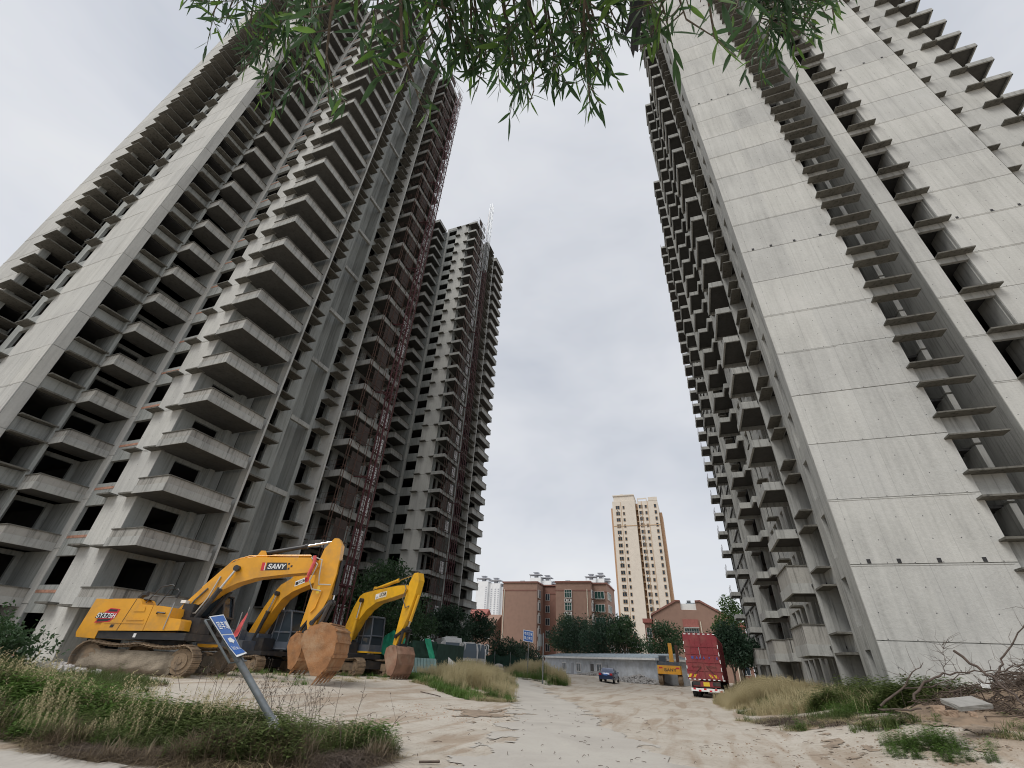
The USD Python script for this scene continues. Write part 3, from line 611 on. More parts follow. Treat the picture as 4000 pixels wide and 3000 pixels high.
def scaffold(label, x, ys, xin, h, seed):
    r = random.Random(seed); t = thing('scaffold', label, 'scaffold', (x, ys[0], 0))
    for y in ys:
        b = MB().tube([(x, y, 0), (x + .04 * r.uniform(-1, 1), y, h)], .038, 5); b.build('standard', 'steel_rust', t, local=False)
    for y in ys[::2]:
        b = MB().tube([(x - .55, y + .3, 0), (x - .55, y + .3, h * .97)], .034, 5); b.build('standard', 'steel_rust', t, local=False)
    for i in range(NST):
        z = joint(i)
        b = MB().tube([(x, ys[0] - .3, z + .25), (x, ys[-1] + .3, z + .25)], .03, 5).tube([(x, ys[0] - .2, z + 1.25), (x, ys[-1] + .2, z + 1.25)], .026, 5)
        for y in ys: b.tube([(x + .05, y, z + .22), (xin, y, z + .22)], .028, 4)
        b.tube([(x, ys[0], z + .3), (x, ys[-1], z + 2.9)] if i % 2 else [(x, ys[-1], z + .3), (x, ys[0], z + 2.9)], .022, 4)
        for k in range(3):
            b.tube([(xin - .6 - .25 * k, ys[0] + .1, z), (xin - .6 - .25 * k, ys[0] + .1, z + .95)], .012, 4)
        b.tube([(xin - 1.6, ys[0] + .1, z + .5), (xin, ys[0] + .1, z + .5)], .012, 4); b.tube([(xin - 1.6, ys[0] + .1, z + .95), (xin, ys[0] + .1, z + .95)], .012, 4)
        b.build('ledger', 'steel_rust', t, local=False)
        b = MB(); u = ys[0] + .75 + .25 * r.random()
        b.box(xin + .16, xin + .18, u, u + 1.5, z + .1, z + 2.2 - .3 * r.random())
        b.build('debris_net', 'net_brown', t, local=False)
        g = MB(); y0 = ys[-1] - 1.05 - .15 * r.random()
        if r.random() < .85:
            g.box(xin + .24, xin + .26, y0, y0 + 1.0, z + .15, z + 1.75)
            gp = g.build('landing_gate', 'gate_white', t, local=False)
            q = MB()
            for k in range(4): q.box(xin + .262, xin + .278, y0, y0 + 1.0, z + .3 + .42 * k, z + .325 + .42 * k)
            for k in range(6): q.box(xin + .2625, xin + .274, y0 + .1 + .16 * k, y0 + .115 + .16 * k, z + .15, z + 1.75)
            q.build('gate_bar', 'steel_rust', gp, local=False)
    return t
scaffold('rusty tube scaffold with brown netting up the far corner of the left tower', -25.6, [27.6, 28.7, 29.8, 31.0, 32.2], -26.1, 80, 3)
scaffold('rusty tube scaffold with brown netting up the corner of the third tower', -32.85, [56.9, 58.2, 59.4, 60.6], -33.3, 84, 4)

# ------------------------------------------------------------------ buildings beyond the yard
def window(t, ax, c, a0, a1, z0, z1, frame='pvc', pane='glass_dark', out=-1, mull=1, d=.10, bar=.06, transom=None, name='window', label=None):
    """frame standing proud of plane c; ax 'y': facade faces -y, ax 'x': facade faces +x (out=+1)"""
    f = MB(); g = MB()
    def put(mb, u0, u1, w0, w1, k0, k1):
        if ax == 'y': mb.box(u0, u1, c + out * k0, c + out * k1, w0, w1)
        else: mb.box(c + out * k0, c + out * k1, u0, u1, w0, w1)
    put(f, a0, a1, z0 - bar, z0, -.02, d); put(f, a0, a1, z1, z1 + bar, -.02, d); put(f, a0 - bar, a0, z0 - bar, z1 + bar, -.02, d); put(f, a1, a1 + bar, z0 - bar, z1 + bar, -.02, d)
    for k in range(1, mull + 1):
        u = a0 + (a1 - a0) * k / (mull + 1); put(f, u - bar * .45, u + bar * .45, z0, z1, -.02, d * .9)
    if transom: put(f, a0, a1, transom - bar * .4, transom + bar * .4, -.02, d * .85)
    p = f.build(name, frame, t, local=False, label=label)
    put(g, a0, a1, z0, z1, .012, max(.045, d * .8)); g.build('pane', pane, p, local=False)
    return p

def aircon(t, ax, c, u, z, out=-1, w=.85, h=.6, d=.32):
    b = MB()
    if ax == 'y': b.box(u, u + w, c + out * .08, c + out * (.08 + d), z, z + h).box(u - .05, u + w + .05, c, c + out * (.1 + d), z - .06, z - .01)
    else: b.box(c + out * .08, c + out * (.08 + d), u, u + w, z, z + h).box(c, c + out * (.1 + d), u - .05, u + w + .05, z - .06, z - .01)
    p = b.build('air_conditioner', 'aircon', t, local=False)
    g = MB()
    if ax == 'y': g.cyl((u + w * .38, c + out * (.085 + d), z + h / 2), h * .38, .03, 1, 14)
    else: g.cyl((c + out * (.085 + d), u + w * .38, z + h / 2), h * .38, .03, 0, 14)
    g.build('fan_grille', 'machine_black', p, local=False)

# brown six-storey block, straight ahead behind the shed
Y = 125.0; FH = 3.05
t = thing('apartment_block', 'brown six-storey block with a blank gable end, behind the white shed', 'building', (-36, 130, 0))
top = 20.4
x0, x1 = -48.6, -38.7; xa, xb = -33.4, -24.0; xc = -20.2
MB().box(x0, x1, Y, Y + 16, -.5, top).build('wall', 'brown_render', t, local=False)
MB().box(x1, xa, Y + 6.2, Y + 16, -.5, top - .02).build('wall', 'brown_dark', t, local=False)
MB().box(xa, xb, Y + .01, Y + 16, -.5, top).build('wall', 'brown_render', t, local=False)
MB().box(xb, xc, Y + 2.6, Y + 16, -.5, top - .01).build('wall', 'brown_render', t, local=False)
for (a, b, c) in ((x0, x1, Y), (xa, xb, Y + .01)):
    MB().box(a - .25, b + .25, c - .28, c + 16.2, top, top + .35).box(a - .06, b + .06, c - .1, c, top - 2.0, top - 1.8).build('roof_band', 'brown_trim', t, local=False)
MB().box(x1 + .26, xa - .26, Y + 5.9, Y + 16, top, top + .33).box(xb + .26, xc + .25, Y + 2.3, Y + 16, top, top + .33).box(x1, xa, Y + 6.1, Y + 6.2, top - 2.0, top - 1.8).box(xb, xc + .1, Y + 2.5, Y + 2.6, top - 2.0, top - 1.8).build('roof_band', 'brown_trim', t, local=False)
for px in (x0 + .45, xb - .9): MB().tube([(px, Y - .12, 0), (px, Y - .12, top - 1.7)], .10, 7).build('drain_pipe', 'pipe_cream', t, local=False, smooth=40)
for k in range(6):
    z = .9 + FH * k + .6
    window(t, 'x', x1, Y + .9, Y + 2.6, z, z + 1.9, out=1, d=.35, mull=1); aircon(t, 'x', x1, Y + 1.1, z - 1.15, out=1)
    window(t, 'y', Y + 6.2, x1 + .7, x1 + 1.9, z, z + 1.6, d=.08); window(t, 'y', Y + 6.2, xa - 1.3, xa - .3, z, z + 1.6, d=.08)
    if k >= 2: window(t, 'y', Y + .01, xa + 2.6, xa + 4.3, z, z + 1.75, d=.45, mull=2, pane='glass_green', transom=z + 1.2); aircon(t, 'y', Y, xa + 2.4, z - .95)
    if k >= 4: aircon(t, 'y', Y, xa + 3.5, z - .95)
    window(t, 'x', xb, Y + .5, Y + 2.2, z, z + 1.9, out=1, d=.3, mull=1); aircon(t, 'x', xb, Y + .7, z - 1.1, out=1)
    window(t, 'y', Y + 2.6, xb + .7, xc - .7, z, z + 1.7, d=.5, mull=2, pane='glass_green'); window(t, 'x', xc, Y + 3.2, Y + 8, z, z + 1.7, out=1, d=.3, mull=4, pane='glass_green')
for (a, c) in ((x0 + 4, Y + 3), (x0 + 7, Y + 4), (xa + 2, Y + 3), (xa + 5, Y + 4)):
    MB().tube([(a, c, top + .8), (a + 1.3, c, top + .8)], .22, 8).box(a, a + 1.3, c - .9, c, top + .35, top + .5).build('solar_heater', 'solar_black', t, local=False)

# low house with a curved gable and red roof at the left of the brown block
t = thing('house', 'pinkish house with an arched window and a red roof, left of the brown block', 'house', (-57, 128, 0))
MB().box(-62, -50.5, 124, 136, -.5, 9.5).build('wall', 'brown_render', t, local=False)
MB().profx([(123.6, 9.4), (136.4, 9.4), (130, 14.2)], -66, -54.5).build('roof', 'roof_red', t, local=False)
MB().profx([(124, 9.5), (136, 9.5), (130, 12.8)], -54.45, -50.5).build('gable', 'brown_render', t, local=False)
for z in (3.0, 6.6): window(t, 'y', 124, -52.7, -51.5, z, z + 1.9, d=.12)
MB().cyl((-52.1, 123.95, 8.7), .85, .2, 1, 20).build('arch_trim', 'roof_red', t, local=False)

# gabled building at the right, behind the red truck
Y2 = 125.0
t = thing('apartment_block', 'brown gabled block with a wide green window and a roof terrace, behind the red truck', 'building', (0, 132, 0))
def gp(x): return x
MB().prof([(-9.0, -.5), (8.4, -.5), (8.4, 12.4), (2.2, 16.0), (1.3, 16.0), (1.3, 14.2), (-2.2, 14.2), (-2.2, 16.0), (-3.1, 16.0), (-9.0, 12.9)], Y2, Y2 + 14).build('wall', 'brown_render', t, local=False)
MB().prof([(-9.4, 12.8), (-3.1, 16.02), (-2.15, 16.02), (-2.15, 16.3), (-3.3, 16.35), (-9.4, 13.2)], Y2 - .3, Y2 + 14).prof([(8.9, 12.2), (2.2, 16.02), (1.25, 16.02), (1.25, 16.3), (2.4, 16.35), (8.9, 12.6)], Y2 - .3, Y2 + 14).build('roof', 'brown_trim', t, local=False)
MB().box(-2.2, 1.3, Y2 - .3, Y2 - .02, 10.6, 12.2).build('balcony_band', 'roof_red', t, local=False)
MB().box(-2.2, 1.3, Y2 + .5, Y2 + .6, 14.2, 15.6).build('terrace_rail', 'pvc', t, local=False)
MB().box(-.9, 1.2, Y2 + 1.2, Y2 + 3, 14.2, 15.9).build('terrace_hut', 'shed_roof', t, local=False)
MB().tube([(-.6, Y2 + 2, 16.2), (.3, Y2 + 2, 16.2)], .3, 8).build('solar_heater', 'solar_black', t, local=False)
window(t, 'y', Y2, -2.0, 1.1, 7.9, 10.3, d=.25, mull=5, pane='glass_green', transom=9.6); window(t, 'y', Y2, -2.0, 1.1, 4.4, 6.6, d=.25, mull=5, pane='glass_green')
MB().box(-2.0, 1.3, Y2 - .9, Y2 - .26, 10.42, 10.5).build('awning', 'pvc', t, local=False)
for px in (-8.4, 1.75, 8.0): MB().tube([(px, Y2 - .12, 0), (px, Y2 - .12, 11.8)], .11, 7).build('drain_pipe', 'pipe_cream', t, local=False, smooth=40)
MB().box(-11.2, -9.0, Y2 + 1.5, Y2 + 13, -.5, 11.4).box(8.4, 11.2, Y2 + 1.5, Y2 + 13, -.5, 11.0).build('side_wing', 'brown_dark', t, local=False)
MB().box(-11.6, -9.3, Y2 + 1.2, Y2 + 13.2, 11.4, 12.3).box(8.6, 11.6, Y2 + 1.2, Y2 + 13.2, 11.0, 11.9).build('wing_roof', 'roof_red', t, local=False)
for z in (1.6, 5.0, 8.3):
    window(t, 'y', Y2 + 1.5, -10.8, -9.7, z, z + 1.9, d=.15); window(t, 'y', Y2 + 1.5, 8.9, 10.4, z, z + 2.0, d=.15); aircon(t, 'y', Y2 + 1.5, -10.7, z - .9)

# row of pink houses receding at the foot of the beige tower
t = thing('terrace_row', 'low pinkish row of flats with white windows between the trees and the beige tower', 'building', (-20, 150, 0))
MB().box(-24, -19.5, 140, 196, -.5, 10.2).build('wall', 'brown_render', t, local=False)
MB().prof([(-24.4, 10.2), (-19.1, 10.2), (-21.7, 12.6)], 139.5, 196).build('roof', 'roof_red', t, local=False)
for z in (1.8, 4.8, 7.6):
    for yy in np.arange(142, 194, 6.0): window(t, 'x', -19.5, yy, yy + 3.6, z, z + 1.6, out=1, d=.3, mull=3, pane='glass_blue')
    window(t, 'y', 140, -23.2, -21.4, z, z + 1.6, d=.2, pane='glass_blue')

# beige high-rise
t = thing('high_rise', 'slim beige tiled high-rise with a dark vertical slot between its two halves', 'building', (-18, 220, 0))
Y3 = 212.0
MB().box(-28.2, -17.6, Y3, Y3 + 16, -.5, 69.5).build('wall', 'beige_tile', t, local=False)
MB().box(-16.4, -7.3, Y3 + .3, Y3 + 16, -.5, 69.0).build('wall', 'beige_tile', t, local=False)
MB().box(-17.58, -16.42, Y3 + 3.0, Y3 + 15, -.5, 68.8).build('slot_wall', 'beige_shade', t, local=False)
MB().box(-29.3, -28.22, Y3 + 2.5, Y3 + 13, -.5, 67).box(-7.28, -6.0, Y3 + 3, Y3 + 14, -.5, 64.0).build('side_bay', 'beige_shade', t, local=False)
MB().box(-27.6, -18.0, Y3 + 1.0, Y3 + 12, 69.5, 72.3).box(-27.9, -17.8, Y3 + .6, Y3 + 12.4, 72.3, 72.8).box(-24.6, -23.2, Y3 + 4, Y3 + 6, 72.8, 74.2).build('roof_crown', 'beige_tile', t, local=False)
MB().box(-16.4, -12, Y3 + .25, Y3 + .6, 70.0, 70.5).box(-16.4, -16.0, Y3 + .25, Y3 + .6, 69, 70).box(-12.4, -12, Y3 + .25, Y3 + .6, 69, 70).box(-11.4, -7.3, Y3 + .2, Y3 + .6, 69, 70.7).build('roof_parapet', 'beige_tile', t, local=False)
MB().box(-28.3, -17.5, Y3 - .15, Y3 - .01, 57.6, 57.9).box(-16.45, -7.2, Y3 + .12, Y3 + .29, 57.6, 57.9).build('string_course', 'beige_trim', t, local=False)
pl = MB()
for x in (-24.2, -14.6, -11.9): pl.box(x - .09, x + .09, Y3 - .14 + (.3 if x > -17 else 0), Y3 + .3, 0, 69)
pl.build('down_pipe', 'beige_trim', t, local=False)
for k in range(23):
    z = 1.9 + 2.9 * k
    for (a, b, yy, h) in ((-26.6, -24.9, Y3, 1.5), (-23.4, -22.6, Y3, 1.3), (-15.9, -14.3, Y3 + .3, 1.5), (-13.2, -12.3, Y3 + .3, 1.3), (-9.0, -8.1, Y3 + .3, 1.5)):
        window(t, 'y', yy, a, b, z, z + h, frame='beige_trim', d=.16, mull=1 if b - a > 1.2 else 0, bar=.09)
    if k % 3 != 1: aircon(t, 'y', Y3 + .3, -15.7, z - 1.0)
    if k % 4 == 2: aircon(t, 'y', Y3, -26.3, z - 1.0)
    MB().box(-17.5, -16.5, Y3 + 1.6, Y3 + 2.98, z - .3, z + .25).build('slot_balcony', 'beige_trim', t, local=False)
    MB().box(-29.36, -29.32, Y3 + 4, Y3 + 6.5, z, z + 1.5).build('side_window', 'glass_dark', t, local=False)

# white slab towers on the horizon
def white_tower(label, bays, y, h, nf=32):
    t = thing('high_rise', label, 'building', (bays[0][0], y, 0), group=None)
    for bi, (x0, x1, dy, top, stripes) in enumerate(bays):
        yy = y + dy
        MB().box(x0, x1, yy, yy + 24, 0, top).build('wall', 'tower_white', t, local=False)
        MB().box(x0 - .8, x1 + .8, yy - .8, yy + 10, top + 3.4, top + 4.2).box(x0 + .4, x0 + 1.1, yy + .2, yy + 1, top, top + 3.4).box(x1 - 1.1, x1 - .4, yy + .2, yy + 1, top, top + 3.4).box((x0 + x1) / 2 - 2, (x0 + x1) / 2 + 2, yy + 3, yy + 9, top, top + 6.6).box((x0 + x1) / 2 - 3.5, (x0 + x1) / 2 + 3.5, yy + 2, yy + 10, top + 6.6, top + 7.3).build('roof_crown', 'tower_grey', t, local=False)
        for sx in stripes:
            b = MB(); g = MB()
            b.box(sx, sx + 2.6, yy - .25, yy - .02, 2, top - 4)
            p = b.build('window_bay', 'tower_white', t, local=False)
            for k in range(nf):
                z = 3 + (top - 9) * k / nf
                g.box(sx + .3, sx + 2.3, yy - .32, yy - .26, z, z + 1.7)
            g.build('window_column', 'tower_grey', p, local=False)
white_tower('tall pale white residential tower beyond the left end of the brown block', [(-273, -256, 0, 94, (-259.5,)), (-256, -240, 4, 92, (-253, -247.5, -243)), (-240, -226, 9, 88, (-237, -232))], 600, 95)
white_tower('pale white tower whose stepped roof shows just above the brown block', [(-196, -181, 0, 98, (-193, -186)), (-181, -168, 5, 95, (-178, -172)), (-168, -160, 9, 88, (-166,))], 600, 98)
white_tower('pale white tower just left of the slim beige high-rise', [(-121, -108, 0, 95, (-118, -112)), (-108, -98, 4, 97, (-105,)), (-98, -92, 8, 91, (-97,))], 600, 95)
white_tower('faint pale tower low beside the end balconies of the third tower', [(-345, -318, 0, 66, (-340, -332, -324))], 700, 66, 22)

# ------------------------------------------------------------------ shed, gravel, netting
A0, A1 = np.array([-5.4, 74.0]), np.array([-30.5, 105.0]); u = (A1 - A0) / np.linalg.norm(A1 - A0); Ls = float(np.linalg.norm(A1 - A0)); rot = math.atan2(u[1], u[0])
t = thing('shed', 'long low white rendered shed with doors and windows behind the parked blue car', 'shed', (*A0, 0), rot)
# local: x along the front away from the right end, front faces +y
MB().box(0, Ls, -5, 0, -.4, 2.75).build('wall', 'shed_wall', t)
MB().box(-.4, Ls + .8, -5.4, .55, 2.76, 3.02).build('eaves_slab', 'paint_white', t)
rt = MB()
for k in range(int(Ls / .42)): rt.tube([(k * .42 - .2, .42, 3.08), (k * .42 - .2, -3.0, 3.62)], .075, 5)
rt.build('roof_tile_ridges', 'shed_roof', t, kind='stuff')
MB().hexa([(-.3, .45, 3.025), (-.3, -5.3, 3.025), (Ls + .7, -5.3, 3.025), (Ls + .7, .45, 3.025)][::-1], [(-.3, .45, 3.07), (-.3, -3.0, 3.6), (Ls + .7, -3.0, 3.6), (Ls + .7, .45, 3.07)][::-1]).build('roof', 'shed_roof', t)
MB().tube([(-.12, .2, 0), (-.12, .2, 2.9)], .09, 7).build('drain_pipe', 'shed_roof', t)
for s_ in (13.6, 26.2): MB().box(s_, s_ + 1.0, .0, .06, -.1, 2.0).build('door', 'tower_grey', t)
MB().box(18.4, 19.6, -.02, .02, -.1, 2.0).build('door', 'machine_black', t, label='open doorway with its dark inside painted as a black panel')  # black panel painted for the darkness inside the doorway
for s_ in (15.6, 23.3, 29.5):
    f = MB().box(s_ - .1, s_ + 1.7, .0, .07, .75, .85).box(s_ - .1, s_ + 1.7, .0, .07, 2.0, 2.1).box(s_ - .1, s_, .0, .07, .85, 2.0).box(s_ + 1.6, s_ + 1.7, .0, .07, .85, 2.0).box(s_ + .76, s_ + .84, .0, .07, .85, 2.0)
    p = f.build('window', 'pvc', t); MB().box(s_, s_ + 1.6, .0, .03, .85, 2.0).build('pane', 'glass_dark', p)
MB().box(0, Ls, .002, .03, -.2, .35).build('plinth', 'concrete_grey', t)
def gravel(name, label, cx, cy, rx, ry, h, n, seed, m='gravel', size=(.06, .22)):
    r = np.random.default_rng(seed); b = MB(); base = trimesh.creation.icosphere(0, 1.0)
    for k in range(n):
        a = r.random() * 6.283; q = r.random() ** .6; x, y = cx + rx * q * math.cos(a), cy + ry * q * math.sin(a)
        z = gzf(x, y) + h * max(0, 1 - q) * (.7 + .3 * r.random()) ; s_ = r.uniform(*size)
        b.add((base.vertices * (1 + .35 * (r.random((12, 1)) - .5))) * s_ * np.array([1, r.uniform(.6, 1), r.uniform(.5, .9)]) + (x, y, z), base.faces)
    return b.build(name, m, kind='stuff', label=label, cat='rubble')
gravel('gravel_heap', 'heap of grey broken concrete along the foot of the white shed', -8.0, 73.5, 4.2, 2.0, 1.0, 900, 5)
gravel('gravel_heap', 'low spread of grey rubble left of the blue car', -15.2, 83.0, 4.0, 2.0, .7, 500, 6)

t = thing('net_fence', 'dark green shade net strung on thin posts in front of the brown block', 'fence', (-28, 68, 0))
for k in range(5):
    a = np.array([-29.5, 62.0]) + k * np.array([1.75, 1.5]); bq = a + np.array([1.75, 1.5]); n = 12
    v = []; f = []
    for j in range(n + 1):
        q = j / n; p = a + (bq - a) * q; sag = .35 * math.sin(math.pi * q)
        for w in range(5): v.append((p[0] + .12 * math.sin(j * 1.7 + w), p[1] + .1 * math.cos(j * 2.1 + w * 1.3), -.1 + (2.55 - sag + .1) * w / 4))
    for j in range(n):
        for w in range(4): i0 = j * 5 + w; f.append((i0, i0 + 5, i0 + 6, i0 + 1))
    MB().add(v, f).build('net', 'net_green', t, local=False, smooth=True)
    MB().tube([(a[0], a[1], -.2), (a[0], a[1], 2.75)], .05, 6).build('post', 'galvanised', t, local=False)
# ------------------------------------------------------------------ lettering
def side_text(txt, h, s0, z0, y, slant=0.0, rot=0.0, sx=1.0, bold=True):
    """lettering on a right-hand side (normal -y), reading towards +x; returns (vertices, faces)"""
    m = meshkit.text_mesh(txt, h, .006, bold); v = np.array(m.vertices)
    x = v[:, 0] * sx + slant * v[:, 1]; z = v[:, 1]
    c, q = math.cos(rot), math.sin(rot)
    return np.stack([s0 + c * x - q * z, np.full(len(v), y) - v[:, 2], z0 + q * x + c * z], 1), m.faces
def back_text(txt, h, x0, z0, y, sx=1.0):
    """lettering on a face looking towards -y in world axes"""
    return side_text(txt, h, x0, z0, y, sx=sx)
GLYPH = {   # strokes on a 10 x 10 grid
 'hui': [(1, 1, 1, 9), (1, 9, 9, 9), (9, 9, 9, 1), (1, 1, 9, 1), (3.4, 3.2, 3.4, 6.8), (3.4, 6.8, 6.6, 6.8), (6.6, 6.8, 6.6, 3.2), (3.4, 3.2, 6.6, 3.2)],
 'che': [(1.5, 8.2, 8.5, 8.2), (4.6, 9.5, 2.2, 5.8), (2.2, 5.8, 8.2, 5.8), (.8, 3.2, 9.2, 3.2), (5.2, 7.2, 5.2, .5)],
 'dao': [(1.2, 8.8, 2.4, 7.8), (.6, 6.2, 2.4, 6.2), (2.4, 6.2, 2.2, 2.4), (.6, 1.2, 2.2, 2.4), (2.2, 1.8, 4, .9), (4, .9, 9.4, .7), (4.8, 9.4, 5.4, 8.4), (7.8, 9.4, 7.2, 8.4), (3.6, 8, 9.4, 8), (6.4, 8, 6, 6.8), (4.6, 6.6, 8.4, 6.6), (4.6, 6.6, 4.6, 2.4), (8.4, 6.6, 8.4, 2.4), (4.6, 5.2, 8.4, 5.2), (4.6, 3.8, 8.4, 3.8), (4.6, 2.4, 8.4, 2.4)],
 'kao': [(2, 8.2, 7, 8.2), (4.6, 9.6, 4.6, 6.4), (.8, 6.4, 9.2, 6.4), (8.6, 9.2, 1, 3.4), (4, 4.4, 7.6, 4.8), (4.4, 4.4, 4, 2.8), (4, 2.8, 8, 2.8), (8, 2.8, 7, .5), (7, .5, 5.6, .9)],
 'shi': [(1, 8.8, 2, 7.8), (.6, 6, 2.2, 6), (2.2, 6, 2.2, 1.2), (2.2, 1.2, 3.4, 2.2), (3.6, 7.4, 9.4, 7.4), (4, 5, 6.8, 5), (5.4, 5, 5.4, 1.8), (3.8, 1.4, 6.8, 2.2), (7.2, 9.4, 7.6, 4), (7.6, 4, 9.4, .8), (8.4, 9.2, 9.2, 8.2)],
 'qu': [(1.2, 8.8, 9, 8.8), (1.2, 8.8, 1.2, 1), (1.2, 1, 9.2, 1), (7.4, 7.6, 2.8, 2.4), (3.2, 7, 7.8, 2.6)],
 'yu': [(.6, 6.6, 3.4, 6.6), (2, 9, 2, 2.6), (.6, 2, 3.6, 3), (3.6, 7.6, 9.4, 7.6), (4.2, 5.8, 6.4, 5.8), (4.2, 5.8, 4.2, 3.6), (6.4, 5.8, 6.4, 3.6), (4.2, 3.6, 6.4, 3.6), (3.8, 1.6, 6.6, 2.4), (7.2, 9.4, 7.6, 4), (7.6, 4, 9.4, .8), (8.8, 5.6, 6.4, 1), (8.4, 9.2, 9.2, 8.4)],
 'jin': [(.8, 8.2, 4.6, 8.2), (2.6, 9.6, 2.6, 5.4), (2.6, 8, .8, 5.8), (2.6, 8, 4.4, 6), (5.2, 8.2, 9.2, 8.2), (7.2, 9.6, 7.2, 5.4), (7.2, 8, 5.4, 5.8), (7.2, 8, 9.2, 5.8), (2.4, 4.8, 7.6, 4.8), (.8, 3.2, 9.2, 3.2), (5, 3.2, 5, .6), (3, 2.4, 1.4, .8), (7, 2.4, 8.6, .8)],
 'zhi': [(5, 9.4, 5, .9), (5, 5.4, 8.4, 5.4), (2.4, 6, 2.4, .9), (.8, .9, 9.2, .9)],
 'ting': [(2.6, 9.4, .8, 5.6), (1.8, 7, 1.8, .6), (6.2, 9.6, 6.6, 8.6), (3.4, 8.4, 9.4, 8.4), (4.6, 7.2, 8.2, 7.2), (4.6, 7.2, 4.6, 5.8), (8.2, 7.2, 8.2, 5.8), (4.6, 5.8, 8.2, 5.8), (3.4, 4.6, 9.4, 4.6), (4.4, 3.2, 8.6, 3.2), (6.6, 3.2, 6.6, .6)],
}
def glyph(key, w=1.0):
    """rectangles (four 2-D corners each) of a character in the unit square"""
    out = []
    for k, (a, b, c, d) in enumerate(GLYPH[key]):
        p, q = np.array([a, b]) / 10, np.array([c, d]) / 10; e = (q - p) / max(np.linalg.norm(q - p), 1e-6); n = np.array([-e[1], e[0]]) * .042 * w
        p = p - e * .03; q = q + e * .03
        out.append(np.array([p - n, q - n, q + n, p + n]))
    return out

